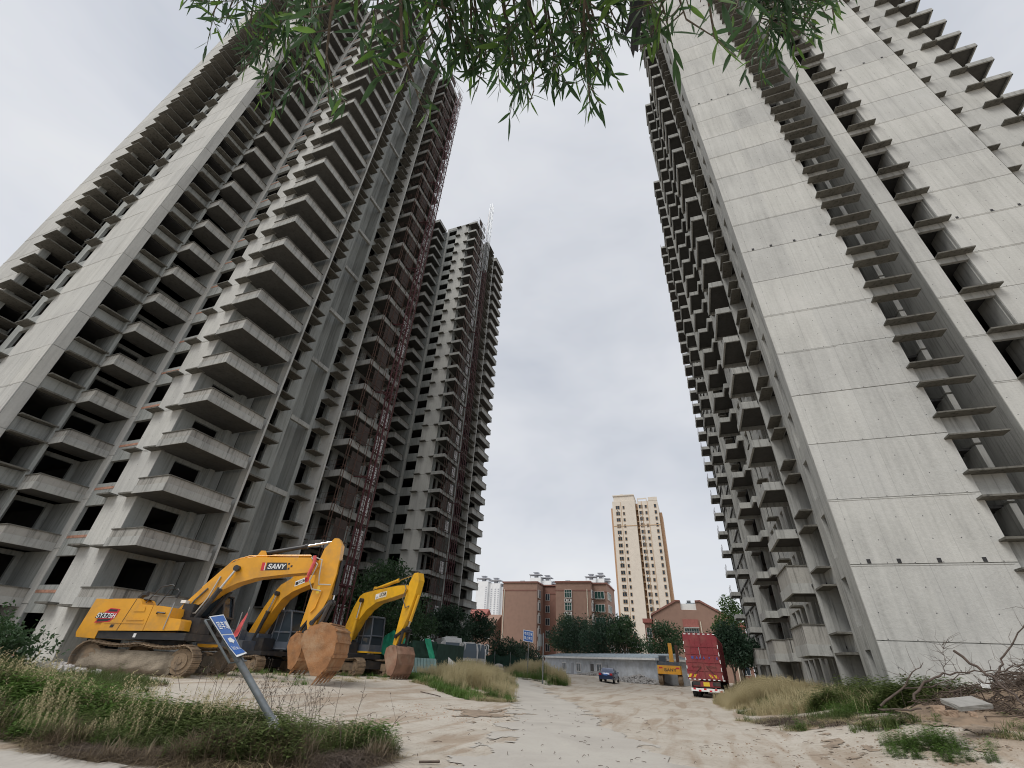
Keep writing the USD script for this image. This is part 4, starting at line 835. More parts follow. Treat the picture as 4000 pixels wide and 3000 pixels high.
# ------------------------------------------------------------------ excavators
def excavator(name, label, P0, h, d):
    h = np.array(h) / np.hypot(*h); rot = math.atan2(h[1], h[0]); z0 = d['ground']
    t = thing(name, label, 'excavator', (P0[0], P0[1], z0), rot, group=d.get('group'))
    def B(mb, nm, m, par=None, **kw):
        for v in mb.v: v[:, 2] -= z0
        return mb.build(nm, m, par or t, **kw)
    col = d.get('color', 'machine_yellow'); bw = d.get('bw', .33)
    # tracks
    s0, s1 = d['track']; zb, zt = d['tz']; R_ = (zt - zb) / 2; zc = (zt + zb) / 2; cs0, cs1 = s0 + R_, s1 - R_
    for side in (-1, 1):
        yc = side * d.get('gauge', 1.25); w = d.get('shoe', .58)
        n = int((2 * (cs1 - cs0) + 2 * math.pi * R_) / .185); Lp = 2 * (cs1 - cs0) + 2 * math.pi * R_; b = MB()
        for k in range(n):
            q = k / n * Lp
            if q < cs1 - cs0: p = (cs0 + q, zb); a = 0
            elif q < cs1 - cs0 + math.pi * R_: th = (q - (cs1 - cs0)) / R_ - math.pi / 2; p = (cs1 + R_ * math.cos(th), zc + R_ * math.sin(th)); a = th + math.pi / 2
            elif q < 2 * (cs1 - cs0) + math.pi * R_: e = q - (cs1 - cs0) - math.pi * R_; u = e / (cs1 - cs0); p = (cs1 - e, zt - .07 * math.sin(math.pi * ((u * 2) % 1)) * d.get('sag', 1)); a = math.pi
            else: th = (q - 2 * (cs1 - cs0) - math.pi * R_) / R_ + math.pi / 2; p = (cs0 + R_ * math.cos(th), zc + R_ * math.sin(th)); a = th + math.pi / 2
            b.obox((p[0], yc, p[1]), (.175, w, .035), ry=-a)
            nn = (math.sin(a), -math.cos(a)); b.obox((p[0] + nn[0] * .03, yc, p[1] + nn[1] * .03), (.03, w, .035), ry=-a)
            b.obox((p[0] - nn[0] * .05, yc, p[1] - nn[1] * .05), (.15, w * .45, .07), ry=-a)
        tp = B(b, 'track', d.get('trackmat', 'track_mud'))
        for (cx, nm) in ((cs1, 'idler'), (cs0, 'sprocket')):
            g = MB().cyl((cx, yc, zc), R_ * .82, w * .5, 1, 26).cyl((cx, yc + side * w * .26, zc), R_ * .55, .06, 1, 22).cyl((cx, yc + side * w * .28, zc), R_ * .18, .08, 1, 12)
            B(g, nm, 'track_mud', tp, smooth=35)
        g = MB().prof([(cs0, zc - .2), (cs1 - .2, zc - .2), (cs1 - .1, zc), (cs1 - .3, zc + .17), (cs0 + .3, zc + .2), (cs0, zc + .05)], yc - .17, yc + .17)
        for k in range(7): g.cyl((cs0 + .35 + (cs1 - cs0 - .7) * k / 6, yc, zb + .17), .13, w * .55, 1, 12)
        B(g, 'track_frame', 'mud_caked' if d.get('mud') else 'track_mud', tp)
        if d.get('mud') and side < 0:
            xs = np.linspace(cs0 - .25, cs1 - .25, 34); zs = np.linspace(zb + .02, zt - .22, 12); v = []; f = []
            for a_ in xs:
                for z_ in zs:
                    k = meshkit.fbm(np.array([a_ * 3, z_ * 3, 5.0]), 4, 8); edge = min(1, (z_ - zb) / .25, (cs1 - .2 - a_) / .3)
                    v.append((a_, yc - .06 - (.28 - .26 * (z_ - zb) / (zt - zb)) * max(edge, .1) * (0.4 + 1.3 * k), z_ - .03 * k))
            for i in range(33):
                for j in range(11): q = i * 12 + j; f.append((q, q + 12, q + 13, q + 1))
            B(MB().add(v, f), 'caked_mud', 'mud_caked', tp, smooth=50)
    B(MB().box(cs0 + .7, cs1 - .7, -d.get('gauge', 1.25), d.get('gauge', 1.25), zc - .12, zc + .26).cyl(((cs0 + cs1) / 2 - .1, 0, zt + .08), .75, .34, 2, 24), 'undercarriage', 'machine_black')
    # house
    for nm, m, poly, y0, y1 in d['house']:
        b = MB().prof(poly, y0, y1); B(b, nm, m)
    for nm, m, boxes in d.get('boxes', ()):
        b = MB()
        for q in boxes: b.box(*q)
        B(b, nm, m)
    # boom, arm
    bm = B(MB().prof(d['boom'], -bw, bw), 'boom', col)
    aw = bw * .72
    arm = B(MB().prof(d['arm'], -aw, aw), 'arm', d.get('armcol', col))
    def ram(a, b, mid, y, r, name_, body='machine_black'):
        a, b = np.array([a[0], y, a[1]], float), np.array([b[0], y, b[1]], float); c = a + (b - a) * mid
        p = B(MB().tube([a, c], r, 12).tube([c, c + (b - a) * .03], r * 1.18, 12), name_, body, smooth=40)
        B(MB().tube([c, b], r * .52, 10), 'piston_rod', d.get('rod', 'chrome'), p, smooth=40)
        B(MB().cyl((b[0], y, b[2]), r * 1.25, .2, 1, 12), 'pin', 'machine_black', p, smooth=40)
    rb = d.get('rambody', 'machine_black')
    for y in (-bw - .12, bw + .12): ram(*d['boomram'], y, d.get('ramr', .10), 'boom_cylinder', rb)
    ram(*d['armram'], 0, d.get('ramr', .10), 'arm_cylinder', rb)
    ram(*d['bucketram'], 0, d.get('ramr', .10) * .9, 'bucket_cylinder', rb)
    b = MB()
    for y in (-.24, .24): b.tube([(d['link'][0][0], y, d['link'][0][1]), (d['link'][1][0], y, d['link'][1][1])], .085, 8).tube([(d['link'][1][0], y, d['link'][1][1]), (d['link'][2][0], y, d['link'][2][1])], .085, 8)
    for p in d['link']: b.cyl((p[0], 0, p[1]), .1, .62, 1, 12)
    B(b, 'linkage', 'machine_black', smooth=40)
    # bracket of the arm cylinder on the boom
    a = d['armram'][0]; B(MB().prof([(a[0] - .28, a[1] - .28), (a[0] + .3, a[1] - .22), (a[0] + .1, a[1] + .1), (a[0] - .1, a[1] + .1)], -.16, -.11).prof([(a[0] - .28, a[1] - .28), (a[0] + .3, a[1] - .22), (a[0] + .1, a[1] + .1), (a[0] - .1, a[1] + .1)], .11, .16), 'bracket', col, bm)
    # bucket
    sh, lip, W = d['shell'], d['side_front'], d['bucketw'] / 2
    o = np.array(sh); dd = np.gradient(o, axis=0); nn = np.stack([dd[:, 1], -dd[:, 0]], 1); nn /= np.linalg.norm(nn, axis=1, keepdims=True)
    c = o.mean(0)
    if np.mean(((o - c) * nn).sum(1)) > 0: nn = -nn
    ring = [tuple(p) for p in o] + [tuple(p) for p in (o + nn * .04)[::-1]]
    bm_ = d.get('bucketmat', 'bucket_clay')
    bp = B(MB().prof(ring, -W, W), 'bucket', bm_)
    for y in (-W, W - .045): B(MB().prof([tuple(p) for p in sh] + lip, y - .002, y + .047), 'side_plate', bm_, bp)
    for k in range(d.get('ribs', 0)):
        q = (k + .6) / (d['ribs'] + .4) * (len(o) - 1); i = int(q); p = o[i] + (o[min(i + 1, len(o) - 1)] - o[i]) * (q - i); m_ = -nn[i]; tg = np.array([-m_[1], m_[0]])
        e = [p + tg * .07, p + tg * .05 + m_ * .055, p - tg * .05 + m_ * .055, p - tg * .07]
        B(MB().prof([tuple(x) for x in e], -W + .02 * random.random(), W - .02 * random.random()), 'rib', bm_, bp)
    ne = d.get('teeth', 5); tip = np.array(d['tip']); bs = o[-1]; dr = tip - bs; px = np.array([-dr[1], dr[0]]) / np.linalg.norm(dr) * .06
    for k in range(ne):
        y = -W + .10 + (2 * W - .2) * k / (ne - 1); b = MB(); e = bs - dr * .35
        f0 = [e + px, e - px, tip - px * .15, tip + px * .15]
        v = [(f0[0][0], y - .075, f0[0][1]), (f0[1][0], y - .075, f0[1][1]), (f0[1][0], y + .075, f0[1][1]), (f0[0][0], y + .075, f0[0][1]),
             (f0[3][0], y - .03, f0[3][1]), (f0[2][0], y - .03, f0[2][1]), (f0[2][0], y + .03, f0[2][1]), (f0[3][0], y + .03, f0[3][1])]
        b.add(v, [(0, 1, 2, 3), (4, 7, 6, 5), (0, 4, 5, 1), (1, 5, 6, 2), (2, 6, 7, 3), (3, 7, 4, 0)]); B(b, 'bucket_tooth', bm_, bp)
    # cab
    if 'cab' in d:
        a0, a1, y0, y1, c0, c1 = d['cab']; m = d.get('cabmat', 'machine_slate'); sl = d.get('cabslope', .25)
        prof = [(a0, c0), (a1, c0), (a1 + .02, c0 + (c1 - c0) * .45), (a1 - sl, c1), (a0 + .05, c1)]
        b = MB(); e = .075
        for y in (y0, y1 - e):
            for i in range(5):
                p, q = np.array(prof[i]), np.array(prof[(i + 1) % 5]); b.tube([(p[0], y + e / 2, p[1]), (q[0], y + e / 2, q[1])], e * .62, 6)
        for i in range(5): b.tube([(prof[i][0], y0 + e / 2, prof[i][1]), (prof[i][0], y1 - e / 2, prof[i][1])], e * .62, 6)
        b.prof([(a0, c1), (a1 - sl, c1), (a1 - sl - .1, c1 + .07), (a0 + .05, c1 + .07)], y0, y1)
        b.prof([(a0 + .02, c0), (a1, c0), (a1, c0 + .35), (a0 + .02, c0 + .35)], y0 + .01, y1 - .01)
        cp = B(b, 'cab', m)
        in_ = Polygon(prof).buffer(-.05); B(MB().prof(list(in_.exterior.coords)[:-1], y0 + .02, y1 - .02), 'glass', 'glass_dark', cp)
        b = MB().box(a0 + .5, a0 + .56, y0 - .01, y0 + .02, c0 + .35, c1); b.box(a0, a1, y0 - .012, y0 + .02, c0 + (c1 - c0) * .42, c0 + (c1 - c0) * .46); B(b, 'door_bar', m, cp)
    for nm, m, pts, r in d.get('tubes', ()):
        B(MB().tube(pts, r, 7), nm, m, smooth=40)
    for nm, m, s_list in d.get('decals', ()):
        b = MB()
        for q in s_list:
            if isinstance(q, tuple) and q[0] == 'T': b.add(*side_text(*q[1:-1], **q[-1]))
            else: b.prof(q[0], q[1] - .006, q[1])
        B(b, nm, m)
    return t

yb = -.332
excavator('excavator', 'largest yellow excavator, nearest, with a mud-caked track and a big clay-covered bucket on the ground', (-20.6, 15.0), (.92, .39), dict(
    ground=.46, track=(-2.35, 2.12), tz=(.52, 1.55), gauge=1.45, shoe=.62, mud=True, bw=.33, sag=1.2,
    boom=[(-.1, 2.72), (.57, 3.63), (.95, 4.16), (1.44, 4.74), (1.9, 5.0), (2.3, 5.06), (2.84, 5.1), (4.08, 5.16), (4.9, 5.2), (5.25, 5.1), (5.38, 4.87), (5.22, 4.6), (4.6, 4.52), (3.9, 4.42), (2.75, 4.22), (2.03, 3.97), (1.38, 3.58), (.8, 3.08), (.12, 2.5)],
    arm=[(5.72, 6.13), (5.38, 5.64), (5.32, 5.28), (5.2, 4.9), (5.28, 4.49), (5.36, 3.59), (5.46, 2.6), (5.62, 2.2), (5.78, 2.3), (5.93, 3.04), (6.1, 3.6), (6.2, 4.6), (6.17, 5.2), (6.12, 5.86), (5.93, 6.12)],
    boomram=((.75, 2.15), (1.87, 4.55), .62), armram=((2.62, 5.3), (5.8, 6.06), .56), bucketram=((6.26, 5.2), (6.26, 3.45), .8), link=((5.68, 2.62), (6.22, 3.42), (5.98, 2.42)),
    shell=[(5.74, 2.26), (6.1, 2.52), (6.55, 2.62), (6.9, 2.5), (7.1, 2.18), (7.13, 1.62), (6.98, 1.1), (6.72, .78)], side_front=[(6.42, .80), (6.28, 1.0), (5.95, 1.5), (5.70, 1.86)], bucketw=2.15, ribs=7, tip=(6.5, .47), teeth=5,
    cab=(-.1, 1.45, .55, 1.5, 1.95, 3.55), cabmat='machine_black',
    house=[('counterweight', 'machine_yellow', [(-2.66, 2.98), (-2.0, 3.0), (-2.0, 1.62), (-2.72, 1.64), (-2.80, 1.8)], -1.47, 1.47),
           ('side_panel', 'machine_yellow', [(-1.985, 3.01), (-.95, 3.07), (-.86, 3.0), (-.76, 2.87), (-.32, 2.86), (-.32, 1.96), (-1.985, 1.89)], -1.5, -.6),
           ('front_panel', 'machine_yellow', [(-.305, 2.86), (.42, 2.82), (.50, 2.46), (.5, 2.0), (-.305, 1.965)], -1.49, -.6),
           ('fuel_tank_step', 'machine_yellow', [(.515, 2.45), (.95, 2.43), (1.0, 2.37), (1.04, 2.04), (.515, 2.0)], -1.5, -.75),
           ('engine_hood', 'machine_yellow', [(-1.985, 2.96), (-.4, 2.9), (-.4, 1.9), (-1.985, 1.9)], -.59, 1.45),
           ('lower_frame', 'machine_black', [(-2.6, 1.86), (1.35, 1.97), (1.35, 1.72), (-2.55, 1.62)], -1.44, 1.44)],
    boxes=[('hose_manifold', 'machine_black', [(.5, 1.3, -.7, .3, 1.98, 2.55), (.3, .75, -.6, .2, 2.55, 3.05)]), ('white_label', 'sign_white', [(-.62, -.52, -1.452, -1.441, 1.73, 1.87), (.15, .35, -.62, -.3, 3.06, 3.17)]), ('intake', 'machine_black', [(-1.6, -.8, -1.3, -.8, 3.065, 3.075)])],
    tubes=[('exhaust', 'machine_black', [(-1.75, -.35, 2.95), (-1.75, -.35, 3.2), (-1.66, -.35, 3.32), (-1.5, -.35, 3.34)], .11),
           ('handrail', 'machine_black', [(-.75, -1.35, 2.95), (-.42, -1.35, 3.55), (.0, -1.35, 3.66), (.1, -1.35, 3.6)], .022), ('handrail', 'machine_black', [(-.25, -1.35, 2.86), (.0, -1.35, 3.48), (.3, -1.35, 3.5), (.42, -1.35, 3.38), (.36, -1.35, 3.2)], .026), ('handrail', 'machine_black', [(-.6, -1.35, 3.2), (.3, -1.35, 3.2)], .018),
           ('mirror', 'machine_black', [(.42, -1.36, 3.4), (.36, -1.36, 3.18)], .05), ('grab_handle', 'machine_black', [(-.05, -1.51, 2.58), (-.02, -1.55, 2.62), (.3, -1.55, 2.60)], .03), ('grab_handle', 'steel_grey', [(.44, -1.5, 2.05), (.46, -1.5, 3.0)], .018),
           ('hydraulic_hose', 'hose_pale', [(.45, -.4, 2.95), (.6, -.5, 2.7), (.85, -.5, 2.72), (1.1, -.46, 3.3), (1.25, -.36, 4.2)], .03), ('hydraulic_hose', 'hose', [(.5, -.3, 2.6), (.4, -.35, 2.9), (.55, -.38, 3.2), (.9, -.36, 3.7)], .035),
           ('pipe', 'machine_yellow', [(.6, -.26, 3.72), (1.5, -.26, 4.88), (2.2, -.26, 5.14), (4.9, -.26, 5.28)], .028), ('pipe', 'machine_yellow', [(1.0, -.12, 4.32), (1.7, -.12, 5.02), (3.2, -.12, 5.24), (4.8, -.12, 5.33)], .028),
           ('hydraulic_hose', 'hose_pale', [(4.95, -.38, 5.2), (5.35, -.5, 4.9), (5.2, -.52, 4.2), (5.35, -.4, 3.9), (5.75, -.36, 3.85)], .03), ('hydraulic_hose', 'hose_pale', [(5.0, -.36, 5.25), (5.5, -.5, 5.1), (5.55, -.5, 4.5), (5.6, -.42, 4.1), (6.1, -.34, 4.12)], .03),
           ('hose_wrap', 'red_cloth', [(5.1, -.42, 5.25), (5.18, -.47, 5.0), (5.12, -.48, 4.7), (5.04, -.42, 4.4)], .08), ('pipe', 'machine_yellow', [(5.75, -.27, 3.85), (5.65, -.27, 3.2), (5.5, -.27, 3.0)], .03)],
    decals=[('decal_board', 'decal_black', [([(3.05, 4.55), (4.0, 4.62), (3.92, 4.92), (3.05, 4.88)], yb)]), ('decal_board', 'decal_red', [([(2.86, 4.53), (3.0, 4.54), (2.97, 4.88), (2.83, 4.87)], yb)]), ('decal_stripe', 'sign_white', [([(3.0, 4.55), (3.03, 4.55), (2.99, 4.86), (2.97, 4.86)], yb - .002)]),
            ('decal_check', 'decal_black', [([(4.02, 4.63), (4.1, 4.64), (4.1, 4.72), (4.02, 4.71)], yb), ([(4.12, 4.74), (4.2, 4.75), (4.2, 4.83), (4.12, 4.82)], yb), ([(3.98, 4.84), (4.06, 4.85), (4.06, 4.92), (3.98, 4.91)], yb)]),
            ('lettering', 'sign_white', [('T', 'SANY', .2, 3.11, 4.62, yb - .008, dict(slant=.2, rot=.05, sx=1.02))]),
            ('decal_board', 'decal_red', [([(-2.28, 2.14), (-1.72, 2.2), (-1.56, 2.4), (-1.52, 2.66), (-1.9, 2.68), (-2.05, 2.54)], -1.502)]), ('decal_board', 'decal_black', [([(-2.2, 2.18), (-1.8, 2.22), (-1.68, 2.3), (-2.2, 2.27)], -1.504), ([(-1.96, 2.55), (-1.6, 2.56), (-1.6, 2.64), (-1.9, 2.64)], -1.504), ([(-2.33, 2.30), (-1.74, 2.32), (-1.70, 2.5), (-2.26, 2.5)], -1.505)]),
            ('lettering', 'sign_white', [('T', 'SY375H', .165, -2.31, 2.32, -1.512, dict(slant=.12, rot=.02, sx=.80))]),
            ('panel_gap', 'machine_black', [([(-1.30, 1.93), (-1.285, 1.93), (-1.06, 3.05), (-1.075, 3.05)], -1.502), ([(-1.62, 2.02), (-1.5, 2.02), (-1.47, 2.12), (-1.60, 2.12)], -1.502)]), ('panel_relief', 'machine_yellow', [([(-.98, 2.60), (-.55, 2.62), (-.58, 2.80), (-.92, 2.79)], -1.515), ([(-1.1, 2.28), (-.45, 2.32), (-.45, 2.36), (-1.1, 2.32)], -1.515), ([(-1.9, 2.16), (-.4, 2.20), (-.4, 2.225), (-1.9, 2.185)], -1.512)]),
            ('warning_label', 'decal_yellow', [([(5.52, 3.75), (5.64, 3.75), (5.64, 4.05), (5.52, 4.05)], -.243)])]))
yb = -.302
excavator('excavator', 'middle yellow excavator with a dark slate cab, half hidden behind the largest one', (-24.3, 22.3), (.99, -.09), dict(
    ground=.47, track=(-1.6, 3.05), tz=(.5, 1.26), gauge=1.18, shoe=.55, bw=.30,
    boom=[(.15, 2.3), (.5, 3.0), (.84, 3.67), (1.42, 4.56), (1.66, 4.81), (2.46, 5.17), (3.79, 5.42), (4.5, 5.46), (4.68, 5.2), (4.5, 4.98), (4.1, 4.84), (2.78, 4.45), (2.1, 4.06), (1.69, 3.53), (1.2, 2.8), (.6, 2.1)],
    arm=[(4.85, 6.2), (4.52, 5.75), (4.42, 5.3), (4.25, 4.4), (4.05, 2.6), (4.2, 2.2), (4.4, 2.3), (4.6, 3.2), (5.0, 4.6), (5.12, 5.5), (5.02, 6.15)],
    boomram=((.95, 2.0), (1.72, 4.35), .58), armram=((2.5, 5.35), (4.9, 6.12), .6), bucketram=((5.1, 5.1), (4.75, 3.3), .8), link=((4.22, 2.6), (4.78, 3.2), (4.5, 2.5)),
    shell=[(3.95, 2.15), (4.3, 2.4), (4.7, 2.35), (4.95, 2.0), (5.0, 1.5), (4.88, 1.0), (4.65, .74)], side_front=[(4.38, .78), (4.2, 1.2), (3.9, 1.75)], bucketw=1.15, ribs=3, tip=(4.45, .46), teeth=4,
    cab=(1.5, 2.9, .25, 1.25, 1.62, 3.5), cabslope=.35,
    house=[('counterweight', 'machine_slate', [(-2.6, 2.4), (-2.0, 2.45), (-2.0, 1.35), (-2.6, 1.4)], -1.3, 1.3), ('side_panel', 'machine_slate', [(-1.98, 2.4), (.2, 2.45), (.25, 1.95), (1.3, 1.92), (1.35, 1.45), (-1.98, 1.4)], -1.3, -.45), ('engine_hood', 'machine_slate', [(-1.98, 2.42), (1.3, 2.3), (1.3, 1.4), (-1.98, 1.4)], -.44, 1.25), ('lower_frame', 'machine_black', [(-2.4, 1.39), (2.9, 1.5), (2.9, 1.3), (-2.3, 1.22)], -1.25, 1.25)],
    boxes=[('side_stripe', 'machine_yellow', [(-2.4, -.6, -1.33, -1.302, 1.42, 1.66)]), ('side_stripe', 'steel_grey', [(-1.8, -.3, -1.325, -1.302, 1.3, 1.38)]), ('hose_manifold', 'machine_black', [(.9, 1.9, -.5, .2, 1.5, 2.1)])],
    tubes=[('pipe', 'steel_grey', [(.3, -1.2, 2.0), (.32, -1.2, 3.3)], .03), ('pipe', 'machine_yellow', [(.9, -.2, 3.85), (1.6, -.2, 4.84), (2.5, -.2, 5.24), (4.4, -.2, 5.53)], .028), ('handrail', 'machine_black', [(-1.2, -1.2, 2.4), (-1.1, -1.2, 2.95), (-.1, -1.2, 2.95), (0, -1.2, 2.45)], .022)],
    decals=[('decal_board', 'sign_white', [([(2.85, 4.72), (3.72, 4.96), (3.62, 5.22), (2.82, 5.0)], yb)]), ('decal_board', 'decal_red', [([(3.6, 4.93), (3.86, 4.99), (3.84, 5.28), (3.5, 5.19)], yb - .001)]), ('decal_board', 'decal_black', [([(2.88, 4.78), (3.1, 4.83), (3.08, 5.0), (2.86, 4.95)], yb - .002)]),
            ('lettering', 'decal_black', [('T', 'XCMG', .16, 3.12, 4.86, yb - .01, dict(slant=.15, rot=.25, sx=.95))])]))
yb = -.302
excavator('excavator', 'lemon-yellow excavator farthest from the pole sign, its plain brown bucket resting on its teeth', (-21.0, 26.7), (.958, -.294), dict(
    ground=.56, track=(-1.2, 3.75), tz=(.58, 1.38), gauge=1.2, shoe=.55, bw=.30, color='machine_lemon', rambody='machine_lemon', bucketmat='bucket_rust',
    boom=[(.0, 2.75), (.08, 2.99), (.56, 4.13), (.97, 4.76), (1.32, 4.93), (2.46, 5.07), (4.64, 5.24), (5.42, 5.23), (5.52, 5.0), (5.34, 4.8), (3.91, 4.53), (2.78, 4.35), (1.98, 3.97), (1.34, 3.38), (.85, 2.69), (.5, 2.3)],
    arm=[(5.82, 5.9), (5.5, 5.34), (5.5, 5.08), (5.31, 4.41), (5.07, 3.04), (4.92, 2.15), (5.2, 2.1), (5.4, 2.6), (5.82, 3.51), (6.2, 4.72), (6.36, 5.46), (6.2, 5.9)],
    boomram=((1.1, 2.1), (1.42, 4.5), .55), armram=((2.2, 5.2), (5.9, 5.92), .52), bucketram=((6.3, 4.7), (5.75, 2.95), .75), link=((5.12, 2.55), (5.68, 2.85), (5.5, 2.1)),
    shell=[(4.95, 1.95), (5.3, 2.1), (5.75, 2.05), (5.98, 1.7), (5.99, 1.2), (5.85, .8), (5.7, .66)], side_front=[(5.4, .72), (5.15, 1.1), (4.88, 1.6)], bucketw=1.3, ribs=0, tip=(5.55, .44), teeth=6,
    cab=(.85, 2.15, .25, 1.25, 1.75, 3.6), cabslope=.12,
    house=[('counterweight', 'machine_lemon', [(-2.6, 2.5), (-1.9, 2.55), (-1.9, 1.5), (-2.6, 1.55)], -1.3, 1.3), ('side_panel', 'machine_lemon', [(-1.88, 2.5), (.3, 2.5), (.6, 2.1), (.6, 1.5), (-1.88, 1.5)], -1.3, -.45), ('engine_hood', 'machine_black', [(-1.88, 2.5), (.8, 2.3), (.8, 1.5), (-1.88, 1.5)], -.44, 1.25), ('lower_frame', 'machine_black', [(-2.4, 1.49), (2.2, 1.6), (2.2, 1.35), (-2.3, 1.3)], -1.25, 1.25)],
    boxes=[('cab_sill', 'machine_lemon', [(.8, 2.2, .22, 1.27, 1.66, 1.745)]), ('hose_manifold', 'machine_black', [(.5, 1.2, -.5, .2, 1.55, 2.2)])],
    tubes=[('hydraulic_hose', 'hose', [(5.3, -.34, 5.25), (5.55, -.42, 5.0), (5.35, -.4, 4.5), (5.6, -.3, 4.0), (5.85, -.25, 4.1)], .03), ('pipe', 'machine_black', [(1.3, -.2, 4.98), (2.4, -.2, 5.13), (5.2, -.2, 5.32)], .025)],
    decals=[('decal_board', 'sign_white', [([(2.62, 4.52), (2.95, 4.56), (2.95, 4.86), (2.62, 4.82)], yb)]), ('decal_board', 'pipe_cream', [([(2.98, 4.58), (3.66, 4.66), (3.66, 4.98), (2.98, 4.9)], yb)]),
            ('lettering', 'decal_black', [('T', 'JCM', .2, 3.02, 4.66, yb - .008, dict(rot=.12, sx=1.0)), ('T', '6.2', .09, 2.68, 4.58, yb - .008, dict(rot=.1, sx=1.0))])]))

# excavator seen from behind by the truck
x, y = -3.7, 70.0; z = gzf(x, y)
z += .25
t = thing('excavator', 'orange excavator seen from behind between the white shed and the red truck', 'excavator', (x, y, z))
MB().prism([(-1.5, .25), (-1.35, 0), (1.35, 0), (1.5, .25), (1.5, 1.0), (-1.5, 1.0)], 1.0, 1.95).build('counterweight', 'machine_yellow', t)
MB().box(-1.25, 1.3, .3, 2.6, 1.955, 2.35).box(-1.3, 1.35, .2, .4, 1.952, 2.12).build('engine_hood', 'machine_slate', t)
MB().box(-1.4, 1.4, 1.02, 3.6, 1.0, 1.95).build('side_panel', 'machine_slate', t)
MB().box(-1.35, -.45, 2.7, 4.2, 1.955, 3.1).build('cab', 'machine_slate', t); MB().box(-1.3, -.5, 2.68, 2.7, 2.4, 2.95).build('cab_window', 'glass_dark', t)
MB().prof([(.0, 2.0), (.6, 2.0), (.5, 4.6), (.05, 4.6)], 2.8, 3.3).build('boom', 'machine_yellow', t); MB().box(.85, 1.25, 3.4, 3.8, 1.96, 4.4).build('arm', 'steel_rust', t)
for s_ in (-1, 1):
    b = MB()
    for k in range(22):
        a = k / 22 * 2 * math.pi; b.obox((s_ * 1.2, .6 + .45 * math.cos(a), .5 + .48 * math.sin(a)), (.55, .16, .06), rx=a + math.pi / 2)
    b.box(s_ * 1.2 - .25, s_ * 1.2 + .25, .5, 3.8, -.2, .9); b.build('track', 'track_mud', t)
MB().add(*back_text('SANY', .30, -.66, 1.32, -.004, sx=1.35)).build('lettering', 'decal_black', t)
for s_ in (-1, 1): MB().prof([(s_ * .72, 1.62), (s_ * 1.28, 1.58), (s_ * 1.22, 1.76), (s_ * .9, 1.76)], -.006, .05).build('tail_mark', 'decal_red', t)

# ------------------------------------------------------------------ car
x, y = -10.4, 61.0; z = gzf(x, y) + .01
t = thing('car', 'dark blue saloon car parked in front of the white shed, seen from behind', 'car', (x, y, z), math.radians(88))
# local x forwards from the tail, y left
def loft(secs):
    """sections (x, half width, [(y fraction, z)...]) with equal point counts"""
    v = []; n = len(secs[0][2])
    for (xx, hw, pr) in secs: v += [(xx, hw * a, zz) for a, zz in pr]
    f = []
    for i in range(len(secs) - 1):
        for j in range(n - 1): q = i * n + j; f.append((q, q + 1, q + n + 1, q + n))
    b = MB().add(v, f)
    for i, fl in ((0, 1), (len(secs) - 1, 0)):
        idx = [i * n + j for j in range(n)]; b.add([v[k] for k in idx], [(0, j + 1, j) if not fl else (0, j, j + 1) for j in range(1, n - 1)])
    return b
def sec(xx, hw, zl, zs, zt): return (xx, hw, [(-.96, zl), (-1, zl + .12), (-1, zs), (-.93, zt), (-.5, zt + .03), (.5, zt + .03), (.93, zt), (1, zs), (1, zl + .12), (.96, zl)])
loft([sec(-.02, .74, .42, .62, .78), sec(.04, .80, .32, .68, .93), sec(.5, .85, .28, .72, 1.0), sec(1.4, .87, .24, .74, .97), sec(2.8, .87, .24, .72, .95), sec(3.6, .85, .24, .66, .86), sec(4.25, .78, .28, .55, .70), sec(4.45, .62, .36, .48, .58)]).build('body', 'car_blue', t, smooth=40)
def cs(xx, hw, z0, z1): return (xx, hw, [(-1, z0), (-.86, z0 + (z1 - z0) * .75), (-.72, z1), (.72, z1), (.86, z0 + (z1 - z0) * .75), (1, z0)])
cb = loft([cs(.52, .76, .98, 1.0), cs(1.05, .80, .97, 1.40), cs(1.6, .81, .96, 1.46), cs(2.4, .81, .95, 1.44), cs(2.95, .79, .95, 1.22), cs(3.35, .76, .93, .96)]).build('cabin', 'car_blue', t, smooth=40)
MB().add([(.60, -.60, 1.03), (.60, .60, 1.03), (1.02, .56, 1.375), (1.02, -.56, 1.375)], [(0, 3, 2, 1)]).build('rear_window', 'glass_blue', t)
for s_ in (-1, 1):
    MB().add([(1.0, s_ * .775, 1.03), (2.75, s_ * .79, 1.03), (2.35, s_ * .665, 1.38), (1.2, s_ * .66, 1.38)], [(0, 1, 2, 3) if s_ < 0 else (0, 3, 2, 1)]).build('side_window', 'glass_dark', t)
    MB().box(-.05, .16, s_ * .50, s_ * .78, .74, .92).build('tail_lamp', 'lamp_red', t)
    MB().sphere((2.75, s_ * .95, 1.0), .1, 1, (.8, 1, .8)).build('mirror', 'car_blue', t)
    for xx in (.85, 3.55):
        w = MB().cyl((xx, s_ * .78, .31), .31, .2, 1, 22).build('wheel', 'rubber', t, smooth=40); MB().cyl((xx, s_ * .86, .31), .19, .06, 1, 16).build('rim', 'steel_grey', w)
MB().box(-.10, .2, -.76, .76, .34, .56).build('bumper', 'car_blue', t); MB().box(-.055, -.03, -.22, .22, .72, .85).build('number_plate', 'plate_blue', t)

# ------------------------------------------------------------------ red truck
x, y = .32, 43.0; z = gzf(x, y) - .02
t = thing('truck', 'tall dark red box truck seen from behind, parked beside the dry grass', 'truck', (x, y, z), math.radians(-4.5))
